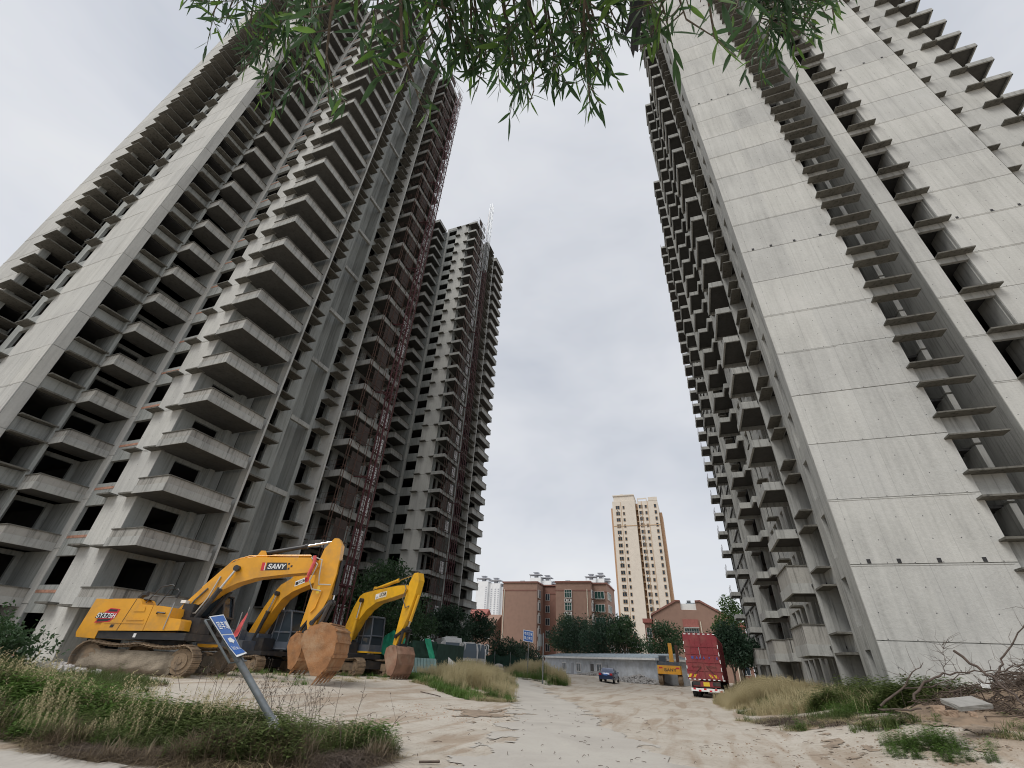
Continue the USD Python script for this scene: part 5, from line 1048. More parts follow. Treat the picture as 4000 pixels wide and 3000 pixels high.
# local: x right, y forwards, origin at the tail
W = 1.27; H0, H1 = 1.15, 4.3
cr = [(-W, H0), (W, H0), (W, H1 - .28), (W - .28, H1), (-W + .12, H1), (-W, H1 - .1)]
MB().prof(cr, 0, 9.6).build('cargo_box', 'truck_red', t)
for k, (a, b_) in enumerate(((-W + .06, -.015), (.015, W - .06))):
    MB().prof([(a, H0 + .05), (b_, H0 + .05), (b_, H1 - .36), (b_ - (.24 if k else 0), H1 - .12), (a, H1 - .12)], -.035, -.001).build('door', 'truck_red', t)
r = MB()
for xx in (-.82, -.42, .02, .42, .84): r.box(xx - .02, xx + .02, -.062, -.036, H0 + .1, H1 - .45)
for zz in (1.75, 2.3, 2.85, 3.35): r.box(-W + .08, W - .08, -.066, -.037, zz - .025, zz + .025)
r.build('door_rib', 'truck_red', t)
for s_ in (-1, 1): MB().tube([(s_ * .2, -.09, 2.0), (s_ * .75, -.09, 1.5)], .02, 5).tube([(s_ * .18, -.1, 2.05), (s_ * .9, -.1, 2.02)], .016, 5).build('door_latch', 'steel_rust', t)
MB().tube([(-.12, -.09, 2.6), (-.16, -.09, 3.3)], .025, 5).build('lock_bar', 'steel_grey', t)
q = MB()
for k in range(7): q.box(-W + .1 + k * .36, -W + .27 + k * .36, -.045, -.037, H1 - .11, H1 - .05)
for k in range(8): q.box(-W + .06 + k * .345, -W + .22 + k * .345, -.045, -.037, H0 + .0, H0 + .06)
for k in range(5): q.box(-W + .005, -W + .055, -.045, -.037, 1.3 + k * .55, 1.5 + k * .55); q.box(W - .055, W - .005, -.045, -.037, 1.25 + k * .5, 1.5 + k * .5)
q.build('reflective_strip', 'sign_white', t)
for s_ in (-1, 1):
    b = MB(); c = MB()
    for k in range(2):
        u0 = s_ * .82 + (-.28 + .34 * k); sl = .14 * -s_
        b.prof([(u0 - .13, 1.3), (u0 + .03, 1.3), (u0 + .03 + sl, 1.52), (u0 - .13 + sl, 1.52)], -.047, -.037); c.prof([(u0 + .03, 1.3), (u0 + .10, 1.3), (u0 + .10 + sl, 1.52), (u0 + .03 + sl, 1.52)], -.047, -.037)
    b.build('hazard_stripe', 'plate_yellow', t); c.build('hazard_stripe', 'decal_red', t)
b = MB()
v, f = back_text('A', .17, -.50, 2.52, -.07); b.add(v, f)
for k, ch in enumerate('66'): b.add(*back_text(ch, .17, -.24 + .26 * k, 2.52, -.07))
b.add(*back_text('7', .15, .42, 2.52, -.07)); b.add(*back_text('5', .15, .98, 2.50, -.07))
for g in glyph('yu', 1.2): b.add([(-.85 + p[0] * .22, -.074, 2.50 + p[1] * .22) for p in g], [(0, 1, 2, 3)])
b.build('door_lettering', 'ink_blue', t)
MB().box(-.95, .95, .05, .12, .72, 1.08).build('tail_beam', 'truck_red', t); MB().box(-.22, .22, .02, .048, .76, 1.02).build('number_plate', 'plate_yellow', t)
for s_ in (-1, 1): MB().box(s_ * .45, s_ * 1.0, .02, .047, .80, 1.05).build('lamp_cluster', 'machine_black', t)
bm = MB().box(-1.15, 1.15, .0, .10, .42, .62).build('bumper', 'sign_white', t)
q = MB()
for k in range(6): q.box(-1.0 + .38 * k, -.82 + .38 * k, -.012, -.001, .42 if k % 2 else .52, .52 if k % 2 else .62)
q.build('bumper_stripe', 'decal_red', bm)
for s_ in (-1, 1):
    for yy in (1.6, 2.9, 8.6):
        for o in (0, .32): MB().cyl((s_ * (1.05 - o), yy, .48), .48, .27, 0, 24).build('wheel', 'rubber', t, smooth=40)
MB().box(-.5, .5, .2, 9.4, .62, 1.09).build('chassis', 'machine_black', t)
MB().box(-1.2, 1.2, 9.8, 11.7, .6, 3.2).build('driver_cab', 'truck_red', t)
for k in range(10): MB().box(W, W + .03, .4 + k * .95, .46 + k * .95, H0, H1 - .3).build('side_rib', 'truck_red', t)

# ------------------------------------------------------------------ coaches behind the weeds
def coach(label, x, y, az, w=2.5, l=9.0, h=3.25, green=True):
    z = gzf(x, y); t = thing('coach', label, 'bus', (x, y, z), math.radians(90 - az))
    # local x forwards (nose at 0), y left
    loft([(0.0, w * .42, [(-1, .35), (-1.02, 1.2), (-.98, 1.9), (-.80, 2.75), (.80, 2.75), (.98, 1.9), (1.02, 1.2), (1, .35)]), (-.25, w * .485, [(-1, .32), (-1.0, 1.2), (-1, 2.1), (-.86, h - .12), (.86, h - .12), (1, 2.1), (1.0, 1.2), (1, .32)]),
          (-.9, w / 2, [(-1, .32), (-1, 1.2), (-1, 2.3), (-.88, h), (.88, h), (1, 2.3), (1, 1.2), (1, .32)]), (-l, w / 2, [(-1, .32), (-1, 1.2), (-1, 2.3), (-.88, h), (.88, h), (1, 2.3), (1, 1.2), (1, .32)])][::-1]).build('body', 'paint_white', t, smooth=40)
    MB().add([(.035, -w * .40, 1.25), (.035, w * .40, 1.25), (.035, w * .39, 1.95), (-.0, w * .335, 2.72), (-.0, -w * .335, 2.72), (.035, -w * .39, 1.95)], [(0, 1, 2, 5), (5, 2, 3, 4)]).build('windscreen', 'glass_blue', t)
    for s_ in (-1, 1):
        MB().box(-l + .4, -.9, s_ * (w / 2 + .004), s_ * (w / 2 + .02), 1.35, 2.25).build('side_window', 'glass_dark', t)
        MB().tube([(.0, s_ * w * .4, 2.7), (.45, s_ * w * .5, 2.75), (.55, s_ * w * .56, 2.6), (.55, s_ * w * .56, 1.95)], [.05, .06, .10, .10], 7).build('mirror', 'paint_white', t, smooth=40)
        for xx in (-1.9, -l + 2.2): MB().cyl((xx, s_ * (w / 2 - .12), .45), .45, .28, 1, 20).build('wheel', 'rubber', t)
    if green: MB().box(.0, .05, -w * .40, w * .40, .45, .95).build('skirt', 'bus_green', t)
    MB().box(-3, -1.6, -.7, .7, h, h + .16).build('roof_vent', 'paint_white', t)
coach('white coach furthest left behind the tall weeds, partly under netting', -29.6, 51.0, 140)
coach('white coach in the middle with a large white mirror arm', -27.0, 54.0, 145)
coach('smaller white minibus right of the two coaches', -25.4, 55.4, 150, 2.2, 6.5, 2.75)
coach('white van nose showing at the right end of the row of coaches', -25.2, 57.6, 150, 2.0, 5.0, 2.2, False)
def cloth(pts_top, pts_bot, m, name, par, nx=14, nz=8, amp=.10, seed=1):
    a, b = np.array(pts_top, float), np.array(pts_bot, float); v = []; f = []
    for i in range(nx + 1):
        q = i / nx * (len(a) - 1); k = min(int(q), len(a) - 2); e = q - k; p, r_ = a[k] + (a[k + 1] - a[k]) * e, b[k] + (b[k + 1] - b[k]) * e
        for j in range(nz + 1):
            w = p + (r_ - p) * (j / nz); n = meshkit.fbm(w * 2.3 + seed, 3, seed) - .5; v.append(w + np.array([n, -n * 1.2 + .5 * amp * math.sin(i * 1.9), .2 * n]) * amp * 6 * (.3 + j / nz))
    for i in range(nx):
        for j in range(nz): q = i * (nz + 1) + j; f.append((q, q + nz + 1, q + nz + 2, q + 1))
    return MB().add(v, f).build(name, m, par, local=False, smooth=True)
t = thing('tarp_shelter', 'makeshift shelter of dark netting, torn green tarpaulin and teal sheet metal behind the lemon-yellow excavator', 'shelter', (-21.5, 36.5, .5))
MB().box(-25.5, -19.6, 36.6, 41.5, .4, 2.6).build('dark_net_box', 'net_green', t, local=False)
cloth([(-24.6, 36.3, 3.0), (-23.6, 36.0, 3.4), (-22.2, 36.2, 2.7)], [(-24.9, 36.0, 1.9), (-23.4, 35.8, 1.3), (-22.2, 36.0, 1.5)], 'tarp_green', 'tarpaulin', t, seed=2)
cloth([(-20.7, 36.2, 2.9), (-20.2, 36.3, 2.9)], [(-19.5, 36.0, .7), (-19.0, 36.1, .6)], 'tarp_green', 'tarpaulin', t, 6, 8, seed=5)
cloth([(-21.9, 36.4, 2.75), (-19.7, 36.5, 2.7)], [(-21.7, 36.2, 1.2), (-19.5, 36.4, 1.3)], 'net_green', 'shade_net', t, seed=7)
for k in range(9):
    a = (-21.6 + .28 * k, 36.0, 1.5 - .02 * k); b = MB().hexa([(a[0], 36.0, .4), (a[0] + .24, 36.0, .4), (a[0] + .24, 36.04, .4), (a[0], 36.04, .4)], [(a[0] - .25, 36.05, 1.55), (a[0] - .01, 36.05, 1.55), (a[0] - .01, 36.09, 1.55), (a[0] - .25, 36.09, 1.55)]); b.build('sheet', 'sheet_teal', t, local=False)
MB().hexa([(-19.2, 38, .3), (-17.0, 38.2, .3), (-17.0, 38.3, .3), (-19.2, 38.1, .3)], [(-19.3, 38, 1.7), (-18.6, 38.2, .9), (-18.6, 38.3, .9), (-19.3, 38.1, 1.7)]).build('leaning_board', 'paint_white', t, local=False)

# ------------------------------------------------------------------ signs
def ray_at(px, py, D):
    d = FWD * FPX + RIGHT * (px - 2000) - UP * (py - 1500); d = d / np.hypot(d[0], d[1]); return np.array(EYE) + d * D
t0 = np.array([-7.53, 8.62, .02])
t = thing('road_sign', 'bent blue road sign with a white arrow on a leaning pole over the weeds', 'sign', tuple(t0))
rows = [(0.0, (-9.205, 7.303, 2.096), (-9.325, 7.711, 2.169)), (.80, (-8.754, 7.611, 1.593), (-8.845, 7.961, 1.60)), (1.0, (-8.471, 7.629, 1.433), (-8.66, 8.015, 1.505))]
def onsign(u, v, lift=0.0):
    for (v0, a0, b0), (v1, a1, b1) in zip(rows, rows[1:]):
        if v <= v1 + 1e-9: break
    e = (v - v0) / (v1 - v0); a = np.array(a0) + (np.array(a1) - np.array(a0)) * e; b = np.array(b0) + (np.array(b1) - np.array(b0)) * e
    n = np.cross(b - a, np.array(a1) - np.array(a0)); n /= np.linalg.norm(n)
    if np.dot(n, np.array(EYE) - a) < 0: n = -n
    return a + (b - a) * u + n * lift
def signpiece(polys, lift, m, name, par):
    b = MB()
    for p in polys:
        q = [onsign(u, v, lift) for u, v in p]; k = len(q); b.add(q, [(0, j, j + 1) for j in range(1, k - 1)])
    return b.build(name, m, par, local=False)
grid = lambda u0, u1, v0, v1, n=6: [[(u0, v0 + (v1 - v0) * i / n), (u1, v0 + (v1 - v0) * i / n), (u1, v0 + (v1 - v0) * (i + 1) / n), (u0, v0 + (v1 - v0) * (i + 1) / n)] for i in range(n)]
bk = signpiece(grid(0, 1, 0, 1, 10), -.02, 'galvanised', 'sign_back', t)
pn = signpiece(grid(0, 1, 0, 1, 10), .0, 'sign_white', 'sign_panel', t)
signpiece(grid(.06, .94, .025, .475) + grid(.06, .94, .505, .965), .006, 'sign_blue', 'sign_face', pn)
b = []
for k, key in enumerate(('hui', 'che', 'dao')):
    for g in glyph(key, 1.25): b.append([(.13 + .27 * k + p[0] * .25, .36 - p[1] * .20) for p in g])
b += [[(.28, .60), (.55, .60), (.55, .57), (.78, .645), (.55, .72), (.55, .69), (.28, .69)]]
rr = random.Random(2)
for k, key in enumerate(('hui', 'shi', 'qu', 'yu', 'che', 'zhi')):
    for g in glyph(key, 1.1): b.append([(.13 + .125 * k + p[0] * .11, .875 - p[1] * .075) for p in g])
signpiece(b[:-1] if False else b, .011, 'sign_white', 'sign_lettering', pn)
top = np.array([-9.263, 7.60, 1.99])
d_ = top - t0; MB().tube([t0, t0 + d_ * .3, t0 + d_ * .65, top], [.066, .064, .062, .058], 14).build('pole', 'galvanised', t, local=False, smooth=40)
tie = t0 + d_ * .2
b = MB()
for k in range(3): b.tube([tie + d_ * .01 * k + np.array([.075 * math.cos(a), .075 * math.sin(a), .05 * math.sin(a)]) for a in np.linspace(0, 6.28, 12)], .01, 4)
b.tube([tie + (.03, -.06, 0), tie + (.02, -.14, -.15), tie + (-.06, -.15, -.33), tie + (-.02, -.16, -.42)], .012, 4); b.tube([tie + (.06, -.05, .05), tie + (.16, -.08, -.08)], .012, 4)
b.build('rag_tie', 'bag_grey', t, local=False)
b = MB()
for dz in (0,):
    a, c = np.array([-9.355, 7.355, 2.033]), np.array([-8.718, 7.728, 1.326]); b.tube([a, c], .022, 5); b.tube([a, a + (.12, .35, .03)], .014, 5); b.tube([c, c + (.10, .3, .05)], .014, 5); b.tube([a + (.10, .30, .0), c + (.08, .24, .05)], .02, 5)
b.build('back_frame', 'galvanised', t, local=False)

x, y = -14.3, 43.7; z = gzf(x, y)
t = thing('road_sign', 'small blue square notice with two rows of white characters among the green weeds', 'sign', (x, y, z), math.radians(18))
MB().tube([(0, .03, -.2), (0.06, .03, 2.95)], .04, 8).build('pole', 'galvanised', t)
pn = MB().box(-.46, .46, -.02, .0, 2.72, 3.62); 
for v in pn.v: v[:, 2] += -.10 * v[:, 0]
pn = pn.build('sign_panel', 'sign_white', t)
q = MB().box(-.42, .42, -.028, -.021, 2.76, 3.58)
for v in q.v: v[:, 2] += -.10 * v[:, 0]
q.build('sign_face', 'sign_blue', pn)
b = MB()
for r_, keys in enumerate((('kao', 'shi', 'qu', 'yu'), ('jin', 'zhi', 'ting', 'che'))):
    for k, key in enumerate(keys):
        for g in glyph(key, 1.1):
            b.add([(-.36 + .185 * k + p[0] * .17, -.033, 3.22 - .34 * r_ + p[1] * .26 - .1 * (-.36 + .185 * k + p[0] * .17)) for p in g], [(0, 1, 2, 3)])
b.build('sign_lettering', 'sign_white', pn)
x, y = -11.9, 40.3; z = gzf(x, y)
t = thing('sign_post', 'thin grey post with a narrow sign box seen edge-on, right of the blue notice', 'sign', (x, y, z))
MB().tube([(0, 0, -.2), (.05, 0, 3.5)], .055, 8).build('pole', 'galvanised', t); MB().box(-.32, -.08, -.35, .1, 2.55, 3.4).build('sign_box', 'galvanised', t); MB().tube([(0, 0, 1.8), (.2, -.05, 1.45), (.05, -.06, 1.3)], .02, 5).build('rag_tie', 'bag_grey', t)

# red flag by the middle excavator
t = thing('flag', 'small faded red flag on a stick between the two nearest excavators', 'flag', (-23.0, 20.4, 1.6))
MB().tube([(-23.0, 20.4, 1.8), (-22.9, 20.4, 3.5)], .02, 5).build('stick', 'steel_grey', t, local=False)
cloth([(-22.93, 20.4, 3.3), (-22.85, 20.38, 3.1)], [(-23.35, 20.2, 1.9), (-22.85, 20.2, 2.1)], 'red_cloth', 'banner', t, 6, 8, .06, 4)
# ------------------------------------------------------------------ trees
def leaf_quads(P, size, rng, droop=.3, elong=2.2):
    """small folded leaf faces at points P (n, 3)"""
    n = len(P); d = rng.normal(size=(n, 3)); d[:, 2] -= droop; d /= np.linalg.norm(d, axis=1, keepdims=True)
    r = rng.normal(size=(n, 3)); a = np.cross(d, r); a /= np.maximum(np.linalg.norm(a, axis=1, keepdims=True), 1e-6); nn = np.cross(a, d)
    L = size * (.6 + .8 * rng.random((n, 1))); W = L / elong
    p0 = P; p1 = P + d * L * .5 + a * W * .5 + nn * W * .12; p2 = P + d * L; p3 = P + d * L * .5 - a * W * .5 + nn * W * .12
    v = np.stack([p0, p1, p2, p3], 1).reshape(-1, 3); i = np.arange(n) * 4
    return v, np.concatenate([np.stack([i, i + 1, i + 2], 1), np.stack([i, i + 2, i + 3], 1)])
def tree(name, label, x, y, h, cr, seed, leaf='leaf_dark', n=4200, size=.34, trunk_h=.35, base=None, lobes=9, flat=1.0, cat='tree', group=None):
    rng = np.random.default_rng(seed); z = gzf(x, y) if base is None else base
    t = thing(name, label, cat, (x, y, z), group=group)
    tw = MB(); hh = h * trunk_h
    pts = [np.array([0, 0, -.2]), np.array([.1 * rng.normal(), .1 * rng.normal(), hh * .6]), np.array([.25 * rng.normal(), .25 * rng.normal(), hh * 1.3])]
    tw.tube(pts, [.045 * h * .5, .035 * h * .5, .022 * h * .5], 8); C = []
    for k in range(lobes):
        a = k * 2.4 + rng.random(); q = math.sqrt((k + .6) / lobes); zz = hh + (h - hh) * (.18 + .68 * rng.random() * (1.15 - .55 * q))
        c = np.array([cr * q * .72 * math.cos(a), cr * q * .72 * math.sin(a), zz]); C.append((c, cr * (.36 + .22 * rng.random())))
        m = pts[1] + (c - pts[1]) * .45 + np.array([0, 0, .1 * h]); tw.tube([pts[1] if k % 2 else pts[2], m, c], [.018 * h * .5, .011 * h * .5, .004 * h], 5, False)
    C.append((np.array([0, 0, h - cr * .4]), cr * .45))
    tw.build('trunk', 'bark', t, smooth=50)
    P = []
    for c, r in C:
        m = int(n / len(C)); u = rng.normal(size=(m, 3)); u /= np.linalg.norm(u, axis=1, keepdims=True); rad = r * (.35 + .75 * rng.random((m, 1)) ** .55)
        nz = meshkit.fbm((c + u * r) * 1.1 / max(cr, 1) * 2.2 + seed, 3, seed) [:, None]
        p = c + u * rad * (.55 + .95 * nz) * np.array([1, 1, .78 * flat]); P.append(p[p[:, 2] > hh * .35])
    v, f = leaf_quads(np.vstack(P), size, rng)
    MB().add(v, f).build('crown', leaf, t)
    return t
T_ = [
 ('bushy_tree', 'dense dark green tree filling the gap behind the two nearest excavators', -28.2, 33.6, 7.6, 3.6, 'leaf_mid', 6500, .30),
 ('bushy_tree', 'feathery green tree left of the lemon-yellow excavator, in front of the scaffold hoist', -25.6, 36.2, 8.3, 3.4, 'leaf_mid', 6000, .30),
 ('bushy_tree', 'low dark bushes behind the boom of the lemon-yellow excavator', -26.8, 42.2, 6.2, 3.2, 'leaf_mid', 5000, .30),
 ('bushy_tree', 'round dark tree at the foot of the third tower, above the coaches', -29.6, 57.0, 7.2, 3.2, 'leaf_dark', 5000, .34),
 ('bushy_tree', 'dark upright tree between the third tower and the brown block', -29.6, 66.5, 7.6, 3.0, 'leaf_dark', 4600, .34),
 ('bushy_tree', 'dark bush spreading low behind the green net fence', -27.6, 73.0, 4.4, 3.0, 'leaf_dark', 3600, .32),
 ('bushy_tree', 'dark bush in front of the blank gable of the brown block', -29.5, 88, 5.0, 3.4, 'leaf_dark', 3600, .34),
 ('willow', 'pale drooping willow against the windowed wing of the brown block', -27.8, 112, 12.0, 4.4, 'leaf_mid', 5200, .42),
 ('bushy_tree', 'left of two wide dark trees rising behind the white shed', -24.6, 108, 11.0, 6.0, 'leaf_dark', 6200, .46),
 ('bushy_tree', 'right one of two wide dark trees rising behind the white shed', -17.2, 100, 11.2, 6.2, 'leaf_dark', 6200, .46),
 ('bushy_tree', 'lighter green tree crown at the right end of the trees behind the shed', -12.6, 98, 10.4, 3.8, 'leaf_mid', 4200, .42),
 ('bushy_tree', 'mid-green tree behind the orange excavator and beside the red truck', -4.8, 86, 8.6, 3.4, 'leaf_mid', 4200, .38),
 ('bushy_tree', 'dark blue-green tree right of the red truck, against the gabled block', 3.4, 62, 6.0, 2.6, 'leaf_dark', 5200, .34),
 ('bushy_tree', 'dark low tree at the foot of the right tower balconies', 5.0, 70, 6.0, 3.0, 'leaf_dark', 4200, .34),
 ('bushy_tree', 'bright yellow-green tree peeping out beside the far balconies of the right tower', 6.2, 92, 13.0, 3.4, 'leaf_light', 4200, .40),
 ('bushy_tree', 'green bush against the lit wall at the far left, behind the weeds', -24.2, 10.6, 1.8, 2.0, 'leaf_mid', 4600, .17)]
for k, (nm, lb, x, y, h, cr, lf, n, sz) in enumerate(T_):
    tree(nm, lb, x, y, h, cr, 20 + k, lf, n, sz, trunk_h=.12 if 'bush' in lb and h < 6 else .3)

# ------------------------------------------------------------------ the branches hanging into the top of the picture
tt = thing('overhanging_tree', 'long narrow green leaves on drooping branches hanging into the top of the picture', 'tree', (0, 0, 0))
lr = np.random.default_rng(11); LEAVES = []; NB = [0]
def hang(path, r0, n_side, leaf, dens, spread, m='leaf_willow'):
    """a drooping spray: a stem through points seen at the given pixels, side twigs and lanceolate leaves; r = metres from the eye"""
    P = []
    for k, (px, py) in enumerate(path):
        d = FWD * FPX + RIGHT * (px - 2000) - UP * (py - 1500); d /= np.linalg.norm(d); P.append(np.array(EYE) + d * (r0 + .06 * k))
    P = np.array(P); b = MB(); b.tube(P, np.linspace(.009, .003, len(P)), 5, False)
    tot = np.linspace(0, len(P) - 1.001, n_side)
    for q in tot:
        i = int(q); base = P[i] + (P[i + 1] - P[i]) * (q - i); along = P[i + 1] - P[i]; along /= np.linalg.norm(along)
        d = lr.normal(size=3) * .9 + along * .6; d[2] -= .9; d /= np.linalg.norm(d); L = spread * (.45 + .8 * lr.random())
        s = [base, base + d * L * .5 + [0, 0, -.02], base + d * L + [0, 0, -.12 * L]]; b.tube(s, [.0035, .0025, .0015], 4, False)
        for k in range(max(3, int(dens * L / spread))):
            u = (k + .5 + .4 * lr.random()) / (dens * L / spread + .2); u = min(u, 1); p = s[0] + (s[2] - s[0]) * u + [0, 0, -.015]
            ld = d * .75 + lr.normal(size=3) * .55; ld[2] -= .45; ld /= np.linalg.norm(ld); LEAVES.append((p, ld, leaf * (.6 + .65 * lr.random()), np.linalg.norm(p - EYE)))
    b.build('branch', 'bark', tt)
H_ = [  # far, fine sprays at the left
 ([(950, -260), (900, -60), (850, 60), (825, 110)], 4.6, 9, .12, 8, .30), ([(1010, -260), (950, -40), (900, 70), (880, 140)], 4.6, 9, .12, 8, .30), ([(880, -200), (840, -20), (815, 50)], 4.7, 7, .12, 8, .26),
 ([(1060, -300), (1010, -60), (980, 120), (1000, 270)], 4.3, 18, .13, 10, .36), ([(1130, -300), (1080, -60), (1060, 150), (1030, 300)], 4.2, 20, .13, 10, .36), ([(1190, -300), (1140, -40), (1120, 120), (1110, 280)], 4.2, 20, .13, 10, .36), ([(1260, -300), (1210, -60), (1190, 140), (1180, 300)], 4.1, 20, .13, 10, .34),
 ([(1010, -300), (960, -140), (945, -10), (960, 60)], 4.3, 12, .13, 9, .32), ([(1340, -300), (1280, -80), (1250, 60), (1220, 170)], 4.1, 18, .13, 10, .34),
 # nearer strands with large leaves
 ([(1420, -420), (1340, -120), (1290, 120), (1275, 260), (1305, 390)], 2.3, 12, .125, 5, .16), ([(1330, -400), (1270, -150), (1225, 20), (1210, 110)], 2.5, 10, .13, 5, .18), ([(1480, -420), (1430, -120), (1400, 60), (1390, 150)], 2.5, 12, .125, 6, .18),
 ([(1590, -460), (1570, -160), (1565, 60), (1570, 240), (1610, 350), (1640, 440)], 2.2, 16, .135, 5, .15), ([(1660, -460), (1620, -160), (1590, 60), (1600, 210)], 2.4, 14, .125, 6, .17), ([(1540, -460), (1500, -160), (1480, 20), (1470, 90)], 2.5, 14, .125, 6, .18)]
for k in range(26):     # the dense middle
    x = 1650 + k * 31 + lr.normal() * 14; tip = 90 + 290 * math.exp(-((x - 1990) / 210) ** 2) * (.55 + .45 * lr.random()) + 110 * lr.random() + (170 if 2210 < x < 2330 else 0) * lr.random() - (60 if x > 2380 else 0)
    H_.append(([(x - 90, -420), (x - 40, -170), (x - 5, 20 + tip * .2), (x + 22, tip * .62), (x + 40, tip)], 2.35 + .5 * lr.random(), int(9 + tip / 26), .115, 6, .17))
H_ += [([(2300, -420), (2290, -100), (2280, 120), (2290, 300), (2300, 400)], 2.4, 16, .12, 5, .15), ([(2050, -420), (2060, -80), (2070, 180), (2085, 400)], 2.5, 16, .12, 5, .15), ([(1890, -420), (1840, -80), (1840, 150), (1850, 330)], 2.5, 14, .12, 5, .16),
 ([(2560, -380), (2560, -120), (2575, 20), (2600, 110)], 2.3, 14, .125, 6, .18), ([(2660, -380), (2650, -120), (2650, 30), (2680, 120)], 2.3, 14, .125, 6, .18), ([(2740, -380), (2740, -120), (2770, 60), (2790, 190)], 2.1, 9, .14, 4, .13), ([(2500, -380), (2500, -140), (2510, -10), (2530, 60)], 2.4, 12, .125, 6, .18), ([(2840, -380), (2840, -140), (2870, -20), (2890, 30)], 2.6, 12, .12, 6, .17),
 ([(2930, -300), (2960, -60), (2985, 80), (2960, 160)], 3.4, 24, .115, 9, .26), ([(3050, -300), (3050, -60), (3060, 60), (3050, 120)], 3.4, 22, .115, 9, .26), ([(3000, -300), (3010, -60), (3030, 40), (3010, 150)], 3.3, 24, .115, 9, .26), ([(3130, -300), (3130, -60), (3140, 20), (3170, 90)], 3.6, 18, .11, 8, .26), ([(3210, -260), (3220, -60), (3240, 20), (3250, 60)], 3.8, 10, .11, 7, .22), ([(2900, -300), (2915, -100), (2930, 10)], 3.4, 16, .115, 8, .24), ([(3090, -300), (3110, -100), (3120, 60), (3150, 110)], 3.5, 16, .11, 8, .24)]
for a in H_: hang([(px, py - 45) for px, py in a[0]], a[1], max(5, int(a[2] * .72)), a[3] * .9, a[4], a[5])
def lance(p, d, L, rng):
    r = rng.normal(size=3); a = np.cross(d, r); a /= np.linalg.norm(a); n = np.cross(a, d); W = L * .085
    u = np.array([0, .12, .35, .62, .85, 1.0]); w = np.array([.12, .6, 1.0, .82, .40, 0]); cv = .12 * (rng.random() - .2)
    mid = p + d * L * u[:, None] - np.array([0, 0, 1]) * (cv * L * u ** 2)[:, None]; l = mid + a * (w * W)[:, None] + n * (w * W * .35)[:, None]; q = mid - a * (w * W)[:, None] + n * (w * W * .35)[:, None]
    v = np.concatenate([mid, l, q]); f = []
    for i in range(5): f += [(i, i + 1, 7 + i), (i, 7 + i, 6 + i), (i, 12 + i, 13 + i), (i, 13 + i, i + 1)]
    return v, np.array(f)
def seen(p):
    q = p - np.array(EYE); z = q @ FWD; return z > .1 and abs(q @ RIGHT / z * FPX) < 2000 and q @ UP / z * FPX < 1500
order = sorted(range(len(LEAVES)), key=lambda i: (0 if seen(LEAVES[i][0] + LEAVES[i][1] * LEAVES[i][2] * .5) else -9) + LEAVES[i][2] / LEAVES[i][3], reverse=True)
rest = MB(); rest2 = MB()
for k, i in enumerate(order):
    p, d, L, _ = LEAVES[i]; v, f = lance(np.array(p), np.array(d), L, lr)
    yg = lr.random() < .22
    if k < 290: MB().add(v, f).build('leaf', 'leaf_young' if yg else 'leaf_willow', tt, smooth=True)
    else: (rest2 if yg else rest).add(v, f)
rest.build('foliage', 'leaf_willow', tt, smooth=False, kind='stuff'); rest2.build('young_foliage', 'leaf_young', tt, smooth=False, kind='stuff')
# a broken-off, blackened stub of bark hanging among them
def at_px(px, py, r):
    d = FWD * FPX + RIGHT * (px - 2000) - UP * (py - 1500); return np.array(EYE) + d / np.linalg.norm(d) * r
b = MB()
front = [at_px(*q, 2.6) for q in ((2452, -120), (2535, -120), (2512, 30), (2492, 205), (2480, 198), (2474, 228), (2462, 190), (2470, 110), (2438, 148), (2444, 118), (2462, 40))]
back = [p + (p - np.array(EYE)) / 2.6 * .07 + UP * .015 for p in front]
k = len(front); pl = Polygon([((p - np.array(EYE)) @ RIGHT, (p - np.array(EYE)) @ UP) for p in front])
vv, ff = trimesh.creation.triangulate_polygon(pl, engine='earcut')
b.add(front + back, [(i, (i + 1) % k, k + (i + 1) % k, k + i) for i in range(k)])
from scipy.spatial import cKDTree
kd = cKDTree(np.array([((p - np.array(EYE)) @ RIGHT, (p - np.array(EYE)) @ UP) for p in front])); mp = kd.query(vv)[1]
b.add(front, mp[ff]); b.add(back, mp[ff][:, ::-1]); b.build('bark_stub', 'solar_black', tt)

